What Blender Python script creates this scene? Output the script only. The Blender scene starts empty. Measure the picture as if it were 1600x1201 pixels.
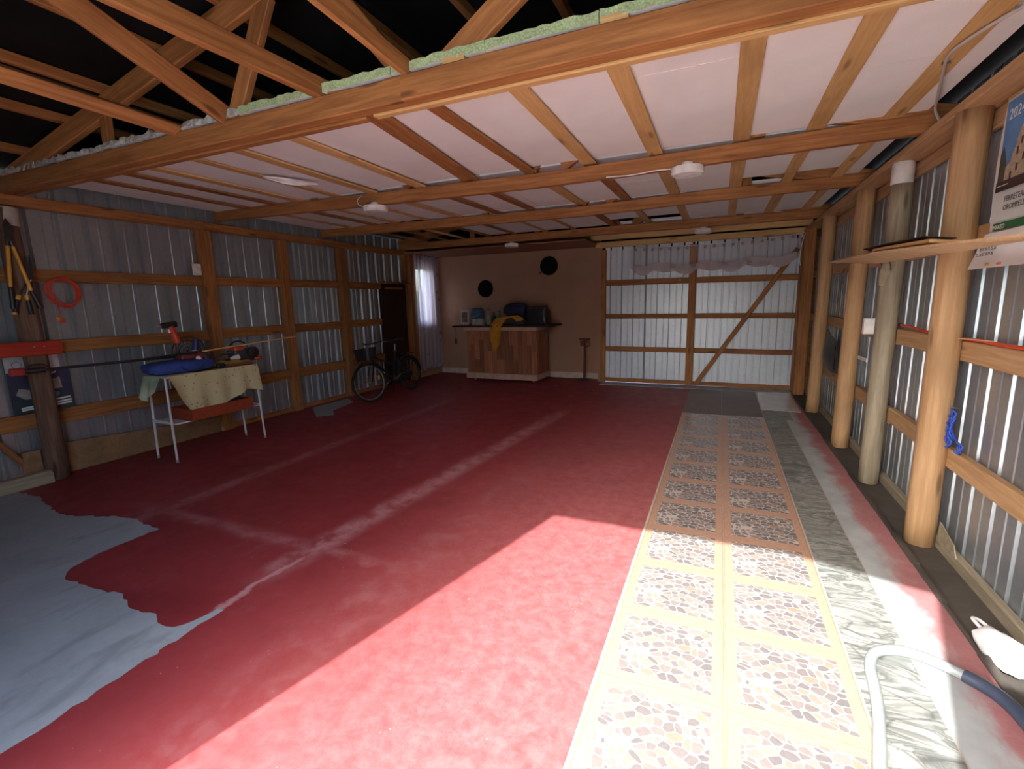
import bpy, bmesh, math, random
import numpy as np
from mathutils import Matrix, Vector
random.seed(7)
scene = bpy.context.scene
COL = scene.collection

# ------------------------------------------------------------------ camera
F_PX = 741.3
yaw, pitch, roll = 0.413119, 0.173624, -0.023925
cy, sy, ct, st, cr, sr = math.cos(yaw), math.sin(yaw), math.cos(pitch), math.sin(pitch), math.cos(roll), math.sin(roll)
fwd = Vector((-sy*ct, cy*ct, -st)); rgt = Vector((cy, sy, 0)); upv = rgt.cross(fwd)
R_ = rgt*cr + upv*sr; U_ = upv*cr - rgt*sr
cam_d = bpy.data.cameras.new('camera'); cam = bpy.data.objects.new('camera', cam_d); COL.objects.link(cam)
cam_d.sensor_fit = 'HORIZONTAL'; cam_d.sensor_width = 36.0; cam_d.lens = 36.0*F_PX/1600.0
cam_d.clip_start = 0.01; cam_d.clip_end = 300
m4 = Matrix.Identity(4)
for i in range(3):
    m4[i][0] = R_[i]; m4[i][1] = U_[i]; m4[i][2] = -fwd[i]
m4[2][3] = 1.60
cam.matrix_world = m4
scene.camera = cam

# ------------------------------------------------------------------ world, sun, exposure
SUN_DIR = Vector((-0.545, -2.018, 1.60)).normalized()      # towards the sun
world = bpy.data.worlds.new('sky'); scene.world = world; world.use_nodes = True
wn = world.node_tree.nodes; wl = world.node_tree.links
for n in list(wn): wn.remove(n)
sky = wn.new('ShaderNodeTexSky'); sky.sky_type = 'NISHITA'; sky.sun_disc = False
sky.sun_elevation = math.asin(SUN_DIR.z); sky.sun_rotation = math.atan2(SUN_DIR.x, SUN_DIR.y)
sky.air_density = 1.0; sky.dust_density = 2.5; sky.ozone_density = 1.0
bg = wn.new('ShaderNodeBackground'); bg.inputs['Strength'].default_value = 1.5
wo = wn.new('ShaderNodeOutputWorld')
wl.new(sky.outputs[0], bg.inputs[0]); wl.new(bg.outputs[0], wo.inputs[0])
sun_d = bpy.data.lights.new('sun', 'SUN'); sun_d.energy = 14.0; sun_d.angle = math.radians(0.53); sun_d.color = (1.0, 0.965, 0.91)
sun = bpy.data.objects.new('sun', sun_d); COL.objects.link(sun)
sun.rotation_euler = SUN_DIR.to_track_quat('Z', 'Y').to_euler()
vs = scene.view_settings; vs.view_transform = 'Standard'; vs.look = 'None'; vs.gamma = 1.0; vs.use_curve_mapping = False
vs.exposure = 0.2
scene.cycles.max_bounces = 10; scene.cycles.diffuse_bounces = 7; scene.cycles.glossy_bounces = 4; scene.cycles.transparent_max_bounces = 12
scene.cycles.sample_clamp_indirect = 8.0

# ------------------------------------------------------------------ material helpers
class NT:
    def __init__(s, name):
        s.m = bpy.data.materials.new(name); s.m.use_nodes = True
        s.t = s.m.node_tree; s.n = s.t.nodes; s.b = s.n['Principled BSDF']; s.out = s.n['Material Output']
    def link(s, a, b): s.t.links.new(a, b)
    def node(s, typ, **kw):
        n = s.n.new(typ)
        for k, v in kw.items(): setattr(n, k, v)
        return n
    def put(s, sock, v):
        if hasattr(v, 'is_linked') or isinstance(v, bpy.types.NodeSocket): s.link(v, sock)
        else: sock.default_value = v
    def coord(s, kind='Object'): return s.node('ShaderNodeTexCoord').outputs[kind]
    def pos(s): return s.node('ShaderNodeNewGeometry').outputs['Position']
    def rnd(s): return s.node('ShaderNodeObjectInfo').outputs['Random']
    def math(s, op, a, b=0.0, clamp=False):
        n = s.node('ShaderNodeMath', operation=op, use_clamp=clamp); s.put(n.inputs[0], a); s.put(n.inputs[1], b); return n.outputs[0]
    def vmath(s, op, a, b):
        n = s.node('ShaderNodeVectorMath', operation=op); s.put(n.inputs[0], a); s.put(n.inputs[1], b); return n.outputs[0]
    def mapping(s, v, scale=(1,1,1), loc=(0,0,0), rot=(0,0,0)):
        n = s.node('ShaderNodeMapping'); s.link(v, n.inputs[0]); n.inputs['Scale'].default_value = scale
        n.inputs['Location'].default_value = loc; n.inputs['Rotation'].default_value = rot; return n.outputs[0]
    def noise(s, v, scale=5, detail=4, rough=0.55, dist=0.0, out='Fac'):
        n = s.node('ShaderNodeTexNoise'); s.link(v, n.inputs['Vector']); n.inputs['Scale'].default_value = scale
        n.inputs['Detail'].default_value = detail; n.inputs['Roughness'].default_value = rough; n.inputs['Distortion'].default_value = dist
        return n.outputs[out]
    def voro(s, v, scale=5, feature='F1', out='Distance', rand=1.0):
        n = s.node('ShaderNodeTexVoronoi', feature=feature); s.link(v, n.inputs['Vector']); n.inputs['Scale'].default_value = scale
        n.inputs['Randomness'].default_value = rand; return n.outputs[out]
    def ramp(s, f, stops, interp='LINEAR'):
        n = s.node('ShaderNodeValToRGB'); s.link(f, n.inputs[0]); cr = n.color_ramp; cr.interpolation = interp
        while len(cr.elements) < len(stops): cr.elements.new(0.5)
        for e, (p, c) in zip(cr.elements, stops):
            e.position = p; e.color = (*c, 1) if hasattr(c, '__len__') else (c, c, c, 1)
        return n.outputs[0]
    def mix(s, f, a, b, blend='MIX'):
        n = s.node('ShaderNodeMix', data_type='RGBA', blend_type=blend); s.put(n.inputs[0], f)
        for i, v in ((6, a), (7, b)):
            if isinstance(v, tuple): n.inputs[i].default_value = (*v, 1) if len(v) == 3 else v
            else: s.link(v, n.inputs[i])
        return n.outputs[2]
    def sep(s, v):
        n = s.node('ShaderNodeSeparateXYZ'); s.link(v, n.inputs[0]); return n.outputs
    def comb(s, x, y, z):
        n = s.node('ShaderNodeCombineXYZ'); s.put(n.inputs[0], x); s.put(n.inputs[1], y); s.put(n.inputs[2], z); return n.outputs[0]
    def step(s, f, lo, hi):
        n = s.node('ShaderNodeMapRange', interpolation_type='SMOOTHSTEP'); s.put(n.inputs[0], f); s.put(n.inputs[1], lo); s.put(n.inputs[2], hi); return n.outputs[0]
    def bump(s, h, strength=0.3, dist=0.01):
        n = s.node('ShaderNodeBump'); s.link(h, n.inputs['Height']); n.inputs['Strength'].default_value = strength; n.inputs['Distance'].default_value = dist
        s.link(n.outputs[0], s.b.inputs['Normal'])
    def base(s, c):
        if isinstance(c, tuple): s.b.inputs['Base Color'].default_value = (*c, 1)
        else: s.link(c, s.b.inputs['Base Color'])
    def set(s, rough=0.5, metal=0.0, spec=0.5):
        s.put(s.b.inputs['Roughness'], rough); s.put(s.b.inputs['Metallic'], metal); s.b.inputs['Specular IOR Level'].default_value = spec; return s.m

MATS = {}
def plain(name, c, rough=0.5, metal=0.0, var=0.12, scale=9.0, spec=0.5):
    """paint / plastic / cloth colour with slight mottling"""
    if name in MATS: return MATS[name]
    t = NT(name); f = t.noise(t.coord(), scale, 4)
    d = tuple(max(0, x*(1-var*1.6)) for x in c); l = tuple(min(1, x*(1+var)) for x in c)
    t.base(t.ramp(f, [(0.3, d), (0.7, l)])); MATS[name] = t.set(rough, metal, spec); return MATS[name]
def wood(name, light, dark, rough=0.62, knots=True, grain=1.0, vary=0.22):
    """sawn timber: local X is the length of the piece"""
    t = NT(name); r = t.rnd(); o = t.coord()
    v = t.vmath('ADD', o, t.comb(t.math('MULTIPLY', r, 37.0), t.math('MULTIPLY', r, 11.0), t.math('MULTIPLY', r, 23.0)))
    g = t.noise(t.mapping(v, (0.9, 16*grain, 16*grain)), 2.2, 6, 0.62, 0.6)
    fine = t.noise(t.mapping(v, (5, 90, 90)), 2.0, 3, 0.6)
    mid = tuple((a+b)/2 for a, b in zip(light, dark))
    c = t.ramp(g, [(0.28, dark), (0.47, mid), (0.62, light), (0.85, tuple(min(1, x*1.08) for x in light))])
    c = t.mix(t.math('MULTIPLY', fine, 0.35), c, dark, 'MULTIPLY')
    if knots:
        k = t.voro(t.mapping(v, (1.6, 7.5, 7.5)), 1.0, 'F1')
        c = t.mix(t.math('MULTIPLY', t.math('SUBTRACT', 1.0, t.step(k, 0.06, 0.17)), 0.75), c, tuple(x*0.35 for x in dark))
    big = t.noise(t.mapping(v, (1.1, 2, 2)), 1.3, 3)
    c = t.mix(t.math('MULTIPLY', t.step(big, 0.5, 0.75), 0.4), c, tuple(x*0.55 for x in dark))
    hsv = t.node('ShaderNodeHueSaturation'); t.link(c, hsv.inputs['Color'])
    t.put(hsv.inputs['Value'], t.math('ADD', 1.0 - vary/2, t.math('MULTIPLY', r, vary)))
    t.base(hsv.outputs[0]); t.bump(g, 0.25, 0.004); MATS[name] = t.set(rough, 0, 0.3); return MATS[name]

M_BEAM = wood('beam_wood', (0.47, 0.215, 0.072), (0.25, 0.098, 0.033))
M_BATTEN = wood('batten_wood', (0.70, 0.47, 0.21), (0.54, 0.32, 0.125), knots=True, vary=0.3)
M_POST = wood('post_wood', (0.63, 0.415, 0.22), (0.45, 0.265, 0.125), vary=0.15)
M_GREYPOST = wood('weathered_post_wood', (0.46, 0.40, 0.29), (0.28, 0.235, 0.16), grain=0.7)
M_BARK = wood('bark_log', (0.24, 0.145, 0.10), (0.10, 0.058, 0.04), rough=0.9)
M_PLY = wood('plywood', (0.74, 0.56, 0.35), (0.60, 0.42, 0.23), knots=False, grain=0.5)
M_OSB = wood('brown_board', (0.36, 0.22, 0.115), (0.25, 0.145, 0.07), knots=False, grain=0.4)
M_SOFFIT = wood('reddish_board', (0.36, 0.16, 0.085), (0.26, 0.105, 0.055), knots=False, grain=0.4)
M_DARKWOOD = wood('dark_door_wood', (0.055, 0.026, 0.018), (0.025, 0.012, 0.009), knots=False)

def m_metal(name, a, b, metal):
    t = NT(name); o = t.coord(); r = t.rnd()
    sp = t.voro(t.vmath('ADD', o, t.comb(r, r, r)), 55, 'F1', 'Color'); g = t.node('ShaderNodeRGBToBW'); t.link(sp, g.inputs[0])
    n = t.noise(t.mapping(o, (3, 3, 0.8)), 2.0, 5); k = tuple(x*0.75 for x in a)
    c = t.mix(t.math('MULTIPLY', g.outputs[0], 0.35), t.ramp(n, [(0.3, a), (0.7, b)]), k)
    t.base(c); return t.set(t.math('ADD', 0.24, t.math('MULTIPLY', n, 0.16)), metal, 0.5)
M_METAL = m_metal('galvanised_steel', (0.36, 0.41, 0.44), (0.48, 0.53, 0.56), 0.66)
M_ZINC = m_metal('bright_zinc_steel', (0.70, 0.79, 0.88), (0.80, 0.88, 0.95), 0.12)
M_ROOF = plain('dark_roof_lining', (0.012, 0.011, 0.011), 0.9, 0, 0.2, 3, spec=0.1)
def m_foam():
    t = NT('white_foam'); o = t.coord()
    b = t.voro(o, 160, 'F1'); n = t.noise(o, 2.5, 4)
    t.base(t.mix(t.math('MULTIPLY', b, 0.25), t.ramp(n, [(0.3, (0.83, 0.83, 0.825)), (0.7, (0.91, 0.91, 0.905))]), (0.70, 0.70, 0.70)))
    t.bump(b, 0.15, 0.003); return t.set(0.7, 0, 0.3)
M_FOAM = m_foam()
def m_foamedge():
    t = NT('green_foam_edge'); o = t.coord(); b = t.voro(o, 90, 'F1')
    t.base(t.ramp(b, [(0.2, (0.48, 0.60, 0.35)), (0.8, (0.33, 0.43, 0.21))])); t.bump(b, 0.6, 0.006); return t.set(0.8, 0, 0.2)
M_FOAMEDGE = m_foamedge(); M_DIRTYFOAM = plain('dirty_foam', (0.42, 0.42, 0.38), 0.8, 0, 0.3, 30)
M_BEIGE = plain('peach_painted_wall', (0.41, 0.235, 0.15), 0.7, 0, 0.05, 2.0, spec=0.25)
M_SKIRT = plain('pale_skirting', (0.62, 0.47, 0.40), 0.6)
M_CONC = None
def m_concrete(name, c1, c2, rough=0.75):
    t = NT(name); p = t.pos(); n = t.noise(p, 1.6, 7, 0.6, 0.4); f = t.noise(p, 30, 4)
    st = t.noise(t.mapping(p, (4, 1.2, 1), rot=(0, 0, 0.5)), 1.5, 6, 0.6, 0.8)
    c = t.ramp(n, [(0.3, c1), (0.7, c2)]); c = t.mix(t.math('MULTIPLY', f, 0.25), c, c1, 'MULTIPLY')
    c = t.mix(t.math('MULTIPLY', t.step(st, 0.52, 0.72), 0.45), c, tuple(x*0.45 for x in c1))
    t.base(c); t.bump(f, 0.12, 0.003); return t.set(rough, 0, 0.35)
M_CONC = m_concrete('bare_concrete', (0.30, 0.33, 0.345), (0.40, 0.44, 0.455))
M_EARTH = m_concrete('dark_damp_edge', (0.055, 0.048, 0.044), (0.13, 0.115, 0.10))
M_GROUND = m_concrete('outside_ground', (0.66, 0.65, 0.62), (0.80, 0.79, 0.76))

def m_floor():
    t = NT('red_painted_floor'); p = t.pos(); xyz = t.sep(p); x, y = xyz[0], xyz[1]
    n1 = t.noise(p, 0.9, 6, 0.6, 0.5); n2 = t.noise(p, 6, 6, 0.65); n3 = t.noise(p, 45, 4, 0.6)
    red = t.ramp(n1, [(0.3, (0.215, 0.022, 0.026)), (0.55, (0.285, 0.032, 0.037)), (0.75, (0.33, 0.044, 0.049))])
    red = t.mix(t.math('MULTIPLY', n2, 0.3), red, (0.16, 0.02, 0.022))
    dust_sun_c = (0.50, 0.26, 0.27)
    def line(c, w):   # dusty scuffed joint: c = signed distance socket
        d = t.math('ABSOLUTE', t.math('ADD', c, t.math('MULTIPLY', t.math('SUBTRACT', n2, 0.5), 0.16)))
        return t.math('SUBTRACT', 1.0, t.step(d, w*0.15, w))
    def band(v, a, b, s=0.5): return t.math('MULTIPLY', t.step(v, a-s, a), t.math('SUBTRACT', 1.0, t.step(v, b, b+s)))
    jx1 = t.math('ADD', x, t.math('ADD', 2.42, t.math('MULTIPLY', t.math('SUBTRACT', y, 2.0), -0.09)))
    l1 = t.math('MULTIPLY', line(jx1, 0.17), band(y, 2.1, 6.2))
    l1b = t.math('MULTIPLY', line(t.math('ADD', x, 2.412), 0.03), band(y, 1.3, 2.0, 0.1))
    l2 = t.math('MULTIPLY', line(t.math('ADD', x, 4.06), 0.12), band(y, 2.0, 6.5))
    l3 = t.math('MULTIPLY', line(t.math('ADD', y, -2.17), 0.10), band(x, -4.1, -2.0))
    l4 = t.math('MULTIPLY', line(t.math('ADD', x, t.math('ADD', 1.75, t.math('MULTIPLY', y, -0.05))), 0.35), band(y, 0.8, 4.6))
    dust_sun = t.math('MAXIMUM', t.math('MAXIMUM', t.math('MULTIPLY', l1, 0.75), t.math('MULTIPLY', l2, 0.45)), t.math('MAXIMUM', t.math('MULTIPLY', l3, 0.4), t.math('MULTIPLY', l4, 0.3)))
    dust_sun = t.math('MULTIPLY', dust_sun, t.step(n2, 0.30, 0.66))
    gen = t.math('MULTIPLY', t.step(t.noise(p, 2.1, 8, 0.7, 1.0), 0.55, 0.8), 0.28)
    dust_sun = t.math('MAXIMUM', t.math('MAXIMUM', dust_sun, gen), t.math('MULTIPLY', l1b, 0.8))
    sunlit_dust = t.math('MULTIPLY', t.math('MULTIPLY', t.step(x, -2.6, -0.6), t.math('SUBTRACT', 1.0, t.math('MULTIPLY', t.step(y, 3.0, 8.0), 0.75))), t.math('ADD', 0.13, t.math('MULTIPLY', t.step(t.noise(p, 13.0, 9, 0.78, 0.2), 0.28, 0.74), 0.34)))  # dusty mottling, plus the paler tone of sunlit paint put into the colour
    dust_sun = t.math('MAXIMUM', dust_sun, sunlit_dust)
    c = t.mix(dust_sun, red, dust_sun_c)
    spk = t.voro(p, 26, 'F1'); c = t.mix(t.math('MULTIPLY', t.math('SUBTRACT', 1.0, t.step(spk, 0.04, 0.09)), t.step(n2, 0.55, 0.6)), c, (0.6, 0.45, 0.42))
    # right edge: bare concrete beside the slate, ragged red paint towards the kerb
    nz = t.noise(t.mapping(p, (2.0, 1.0, 1)), 3.2, 7, 0.62, 0.4)
    edge = t.math('ADD', x, t.math('MULTIPLY', t.math('SUBTRACT', nz, 0.5), 0.34))
    wear = t.math('SUBTRACT', 1.0, t.step(edge, 0.93, 1.06)); stp = t.step(x, 0.80, 0.82)
    cc = t.ramp(t.noise(p, 5, 6), [(0.3, (0.30, 0.335, 0.35)), (0.7, (0.42, 0.46, 0.47))])
    c = t.mix(t.math('MULTIPLY', stp, 0.28), c, (0.48, 0.33, 0.34))
    c = t.mix(t.math('MULTIPLY', stp, wear), c, cc)
    t.base(c); t.bump(t.math('ADD', n3, t.math('MULTIPLY', n2, 2.0)), 0.10, 0.004)
    return t.set(t.math('ADD', 0.36, t.math('MULTIPLY', t.math('MAXIMUM', dust_sun, n2), 0.4)), 0, 0.4)
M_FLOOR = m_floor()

def m_pebble():
    t = NT('pebble_print_tile'); o = t.coord(); s = t.sep(o)
    ax = t.math('ABSOLUTE', s[0]); ay = t.math('ABSOLUTE', s[1])
    border = t.step(t.math('MAXIMUM', ax, ay), 0.1985, 0.2005)
    wob = t.noise(o, 9, 2, out='Color'); v = t.vmath('ADD', t.mapping(o, (1.0, 1.25, 1)), t.vmath('MULTIPLY', t.vmath('SUBTRACT', wob, (0.5, 0.5, 0.5)), (0.035, 0.035, 0)))
    v2 = t.vmath('MULTIPLY', v, (1, 1, 0))
    f1 = t.voro(v2, 22, 'F1', rand=0.88); f2 = t.voro(v2, 22, 'F2', rand=0.88); e = t.math('DIVIDE', f1, f2); col = t.voro(v2, 22, 'F1', 'Color', rand=0.88); ch = t.sep(col)
    stone = t.ramp(ch[0], [(0.0, (0.10, 0.095, 0.105)), (0.3, (0.14, 0.125, 0.13)), (0.52, (0.19, 0.165, 0.16)), (0.66, (0.25, 0.20, 0.16)), (0.80, (0.17, 0.18, 0.185)), (0.93, (0.30, 0.16, 0.115)), (1.0, (0.36, 0.22, 0.16))])
    stone = t.mix(t.math('MULTIPLY', t.noise(o, 60, 4), 0.35), stone, (0.30, 0.28, 0.27))
    grout = t.step(e, 0.86, 0.91)
    peb = t.mix(grout, stone, (0.46, 0.42, 0.40))
    gr = t.noise(t.mapping(o, (8, 60, 1)), 2.0, 5); gr2 = t.noise(t.mapping(o, (60, 8, 1)), 2.0, 5)
    horiz = t.math('GREATER_THAN', ay, ax)
    gsel = t.mix(horiz, gr2, gr)
    bw = t.node('ShaderNodeRGBToBW'); t.link(gsel, bw.inputs[0])
    wd = t.ramp(bw.outputs[0], [(0.3, (0.37, 0.225, 0.165)), (0.7, (0.47, 0.305, 0.225))])
    c = t.mix(border, peb, wd)
    j = t.step(t.math('MAXIMUM', ax, ay), 0.2405, 0.2425); c = t.mix(t.math('MULTIPLY', j, 0.35), c, (0.2, 0.12, 0.08))
    t.base(c); return t.set(0.22, 0, 0.5)
M_PEBBLE = m_pebble()
def m_slate():
    t = NT('slate_print_tile'); o = t.coord(); r = t.rnd()
    v = t.vmath('ADD', o, t.comb(t.math('MULTIPLY', r, 9.0), t.math('MULTIPLY', r, 7.0), 0.0))
    w = t.noise(t.mapping(v, (2.2, 6.0, 1), rot=(0, 0, 0.35)), 1.1, 7, 0.58, 1.9)
    c = t.ramp(w, [(0.25, (0.07, 0.078, 0.076)), (0.42, (0.18, 0.195, 0.185)), (0.5, (0.30, 0.315, 0.30)), (0.54, (0.11, 0.12, 0.115)), (0.7, (0.36, 0.38, 0.365)), (0.85, (0.20, 0.215, 0.205))])
    cr = t.voro(t.mapping(v, (2, 5, 1), rot=(0, 0, 0.35)), 1.4, 'DISTANCE_TO_EDGE')
    c = t.mix(t.math('MULTIPLY', t.math('SUBTRACT', 1.0, t.step(cr, 0.0, 0.035)), 0.6), c, (0.06, 0.06, 0.06))
    t.base(c); t.bump(w, 0.15, 0.004); return t.set(0.42, 0, 0.5)
M_SLATE = m_slate()
def m_greytile():
    t = NT('grey_plank_tile'); o = t.coord(); r = t.rnd()
    n = t.noise(t.mapping(t.vmath('ADD', o, t.comb(r, r, 0.0)), (2, 12, 1)), 2.0, 6, 0.6, 0.6)
    t.base(t.ramp(n, [(0.3, (0.12, 0.095, 0.085)), (0.7, (0.20, 0.17, 0.155))])); return t.set(0.5, 0, 0.35)
M_GREYTILE = m_greytile()
M_WHITETILE = plain('glossy_pale_tile', (0.58, 0.56, 0.54), 0.08, 0, 0.06, 4)

# ------------------------------------------------------------------ geometry helpers
WM = {}                                # world matrices of what has been built
def place(o, mw, parent=None):
    COL.objects.link(o); WM[o.name] = mw.copy()
    if parent is not None:
        o.parent = parent; o.matrix_local = WM[parent.name].inverted() @ mw
    else: o.matrix_world = mw
    return o
def tag(o, label=None, cat=None, group=None, kind=None):
    if label: o['label'] = label
    if cat: o['category'] = cat
    if group: o['group'] = group
    if kind: o['kind'] = kind
    return o
def thing(name, label, cat, loc, group=None):
    return tag(place(bpy.data.objects.new(name, None), Matrix.Translation(Vector(loc))), label, cat, group)
def struct(name, label=None, loc=(0, 0, 0)):
    return tag(place(bpy.data.objects.new(name, None), Matrix.Translation(Vector(loc))), label, None, None, 'structure')
class MB:
    def __init__(s, xf=None): s.v = []; s.f = []; s.mi = []; s.cur = 0; s.xf = xf
    def add(s, vs, fs):
        b = len(s.v); s.v += [tuple(p) for p in vs]; s.f += [tuple(b+i for i in f) for f in fs]; s.mi += [s.cur]*len(fs); return s
    def box(s, c, size, rot=None):
        hx, hy, hz = (d/2 for d in size); P = [Vector((x, y, z)) for x in (-hx, hx) for y in (-hy, hy) for z in (-hz, hz)]
        if rot is not None: P = [rot @ p for p in P]
        return s.add([p + Vector(c) for p in P], [(0,1,3,2), (4,6,7,5), (0,4,5,1), (2,3,7,6), (0,2,6,4), (1,5,7,3)])
    def mm(s, a, b):
        return s.box([(p+q)/2 for p, q in zip(a, b)], [abs(q-p) for p, q in zip(a, b)])
    def rbox(s, c, size, r, rot=None, n=3):
        """box with rounded vertical edges and softened top and bottom"""
        hx, hy, hz = (d/2 for d in size); ring = []
        for cx_, cy_, a0 in ((1,1,0), (-1,1,90), (-1,-1,180), (1,-1,270)):
            for k in range(n+1):
                a = math.radians(a0 + 90*k/n); ring.append((cx_*(hx-r)+r*math.cos(a), cy_*(hy-r)+r*math.sin(a)))
        m = len(ring); lv = [(-hz, 0.82), (-hz+r*0.5, 1), (hz-r*0.5, 1), (hz, 0.82)]; P = []
        for z, k in lv:
            for x, y in ring:
                q = r*0.6*(1-k)/0.18
                P.append(Vector((x-math.copysign(min(q, abs(x)), x), y-math.copysign(min(q, abs(y)), y), z)))
        if rot is not None: P = [rot @ p for p in P]
        fs = [tuple(range(m))[::-1], tuple(range(3*m, 4*m))]
        for l in range(3): fs += [(l*m+i, l*m+(i+1) % m, (l+1)*m+(i+1) % m, (l+1)*m+i) for i in range(m)]
        return s.add([p+Vector(c) for p in P], fs)
    def tube(s, pts, r, n=8, cap=True, closed=False):
        pts = [Vector(p) for p in pts]; k = len(pts); rs = r if hasattr(r, '__len__') else [r]*k
        T = []
        for i in range(k):
            a = pts[(i-1) % k] if closed or i > 0 else pts[i]; b = pts[(i+1) % k] if closed or i < k-1 else pts[i]
            T.append((b-a).normalized())
        u = T[0].orthogonal().normalized(); P = []
        for i in range(k):
            u = (u - T[i]*u.dot(T[i])); u = u.normalized() if u.length > 1e-6 else T[i].orthogonal().normalized(); w = T[i].cross(u)
            P += [pts[i] + (u*math.cos(2*math.pi*j/n) + w*math.sin(2*math.pi*j/n))*rs[i] for j in range(n)]
        fs = []
        for i in range(k if closed else k-1):
            i2 = (i+1) % k; fs += [(i*n+j, i*n+(j+1) % n, i2*n+(j+1) % n, i2*n+j) for j in range(n)]
        if cap and not closed: fs += [tuple(range(n))[::-1], tuple(range((k-1)*n, k*n))]
        return s.add(P, fs)
    def lathe(s, prof, c=(0,0,0), n=16, axis='Z', rot=None):
        P = []; k = len(prof)
        for r, z in prof:
            for j in range(n):
                a = 2*math.pi*j/n; p = Vector((r*math.cos(a), r*math.sin(a), z))
                if axis == 'X': p = Vector((p.z, p.x, p.y))
                elif axis == 'Y': p = Vector((p.x, p.z, p.y))
                if rot is not None: p = rot @ p
                P.append(p + Vector(c))
        fs = [(i*n+j, i*n+(j+1) % n, (i+1)*n+(j+1) % n, (i+1)*n+j) for i in range(k-1) for j in range(n)]
        fs += [tuple(range(n))[::-1], tuple(range((k-1)*n, k*n))]
        return s.add(P, fs)
    def ball(s, c, r, nu=12, nv=7, rot=None):
        rx, ry, rz = r if hasattr(r, '__len__') else (r, r, r); P = []
        for i in range(nv+1):
            t = math.pi*i/nv
            for j in range(nu):
                a = 2*math.pi*j/nu; p = Vector((rx*math.sin(t)*math.cos(a), ry*math.sin(t)*math.sin(a), -rz*math.cos(t)))
                if rot is not None: p = rot @ p
                P.append(p+Vector(c))
        return s.add(P, [(i*nu+j, i*nu+(j+1) % nu, (i+1)*nu+(j+1) % nu, (i+1)*nu+j) for i in range(nv) for j in range(nu)])
    def sheet(s, fn, nu, nv, th=0.0):
        """surface fn(u,v); th > 0 gives it a thickness along the normal"""
        G = [[Vector(fn(i/nu, j/nv)) for j in range(nv+1)] for i in range(nu+1)]; w = nv+1
        P = [p for r in G for p in r]; fs = [(i*w+j, (i+1)*w+j, (i+1)*w+j+1, i*w+j+1) for i in range(nu) for j in range(nv)]
        if th:
            off = len(P); Q = []
            for i in range(nu+1):
                for j in range(nv+1):
                    du = G[min(i+1, nu)][j]-G[max(i-1, 0)][j]; dv = G[i][min(j+1, nv)]-G[i][max(j-1, 0)]
                    nn = du.cross(dv); nn = nn.normalized() if nn.length > 1e-9 else Vector((0, 0, 1)); Q.append(G[i][j]-nn*th)
            P += Q; fs += [tuple(off+k for k in f[::-1]) for f in fs[:nu*nv]]
            bd = [(i, 0) for i in range(nu)] + [(nu, j) for j in range(nv)] + [(i, nv) for i in range(nu, 0, -1)] + [(0, j) for j in range(nv, 0, -1)]
            ids = [i*w+j for i, j in bd]
            fs += [(ids[(k+1) % len(ids)], ids[k], ids[k]+off, ids[(k+1) % len(ids)]+off) for k in range(len(ids))]
        return s.add(P, fs)
    def prism(s, poly, z0, z1):
        n = len(poly); P = [(x, y, z0) for x, y in poly] + [(x, y, z1) for x, y in poly]
        return s.add(P, [tuple(range(n))[::-1], tuple(range(n, 2*n))] + [(i, (i+1) % n, n+(i+1) % n, n+i) for i in range(n)])
    def build(s, name, mat, parent=None, smooth=False, bevel=0.0):
        P = [Vector(p) for p in s.v]
        if s.xf is not None: P = [s.xf @ p for p in P]
        lo = [min(p[i] for p in P) for i in range(3)]; hi = [max(p[i] for p in P) for i in range(3)]
        c = Vector([(a+b)/2 for a, b in zip(lo, hi)])
        me = bpy.data.meshes.new(name); me.from_pydata([tuple(p-c) for p in P], [], s.f)
        mats = mat if isinstance(mat, (list, tuple)) else [mat]
        for m in mats: me.materials.append(m)
        if len(mats) > 1: me.polygons.foreach_set('material_index', s.mi)
        bm = bmesh.new(); bm.from_mesh(me); bmesh.ops.recalc_face_normals(bm, faces=bm.faces)
        if bevel: bmesh.ops.bevel(bm, geom=[e for e in bm.edges if e.is_manifold and e.calc_face_angle(0) > 0.5], offset=bevel, segments=2, affect='EDGES', profile=0.6)
        bm.to_mesh(me); bm.free()
        if smooth:
            me.polygons.foreach_set('use_smooth', [True]*len(me.polygons)); me.set_sharp_from_angle(angle=math.radians(40))
        o = bpy.data.objects.new(name, me)
        return place(o, Matrix.Translation(c), parent)
def lumber(name, p0, p1, w, h, mat, parent, up=(0, 0, 1), sag=None, ch=0.006, seg=1):
    """a piece of timber from p0 to p1 (axis through its centre); w sideways, h along up; local X is its length"""
    p0, p1 = Vector(p0), Vector(p1); X = (p1-p0); L = X.length; X.normalize(); Z = Vector(up); Z = (Z - X*Z.dot(X)).normalized(); Y = Z.cross(X)
    seg = max(seg, 10 if sag else 1); a, b = w/2, h/2; ch = min(ch, a*0.5, b*0.5)
    ring = [(a-ch, -b), (a, -b+ch), (a, b-ch), (a-ch, b), (-a+ch, b), (-a, b-ch), (-a, -b+ch), (-a+ch, -b)]
    V = []
    for i in range(seg+1):
        u = i/seg; dz = sag(u) if sag else 0
        V += [(-L/2+u*L, y, z+dz) for y, z in ring]
    Fc = [(i*8+j, i*8+(j+1) % 8, (i+1)*8+(j+1) % 8, (i+1)*8+j) for i in range(seg) for j in range(8)]
    Fc += [tuple(range(8))[::-1], tuple(range(seg*8, seg*8+8))]
    me = bpy.data.meshes.new(name); me.from_pydata(V, [], Fc); me.materials.append(mat)
    o = bpy.data.objects.new(name, me); mw = Matrix.Identity(4); c = (p0+p1)/2
    for i in range(3): mw[i][0], mw[i][1], mw[i][2], mw[i][3] = X[i], Y[i], Z[i], c[i]
    return place(o, mw, parent)
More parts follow.
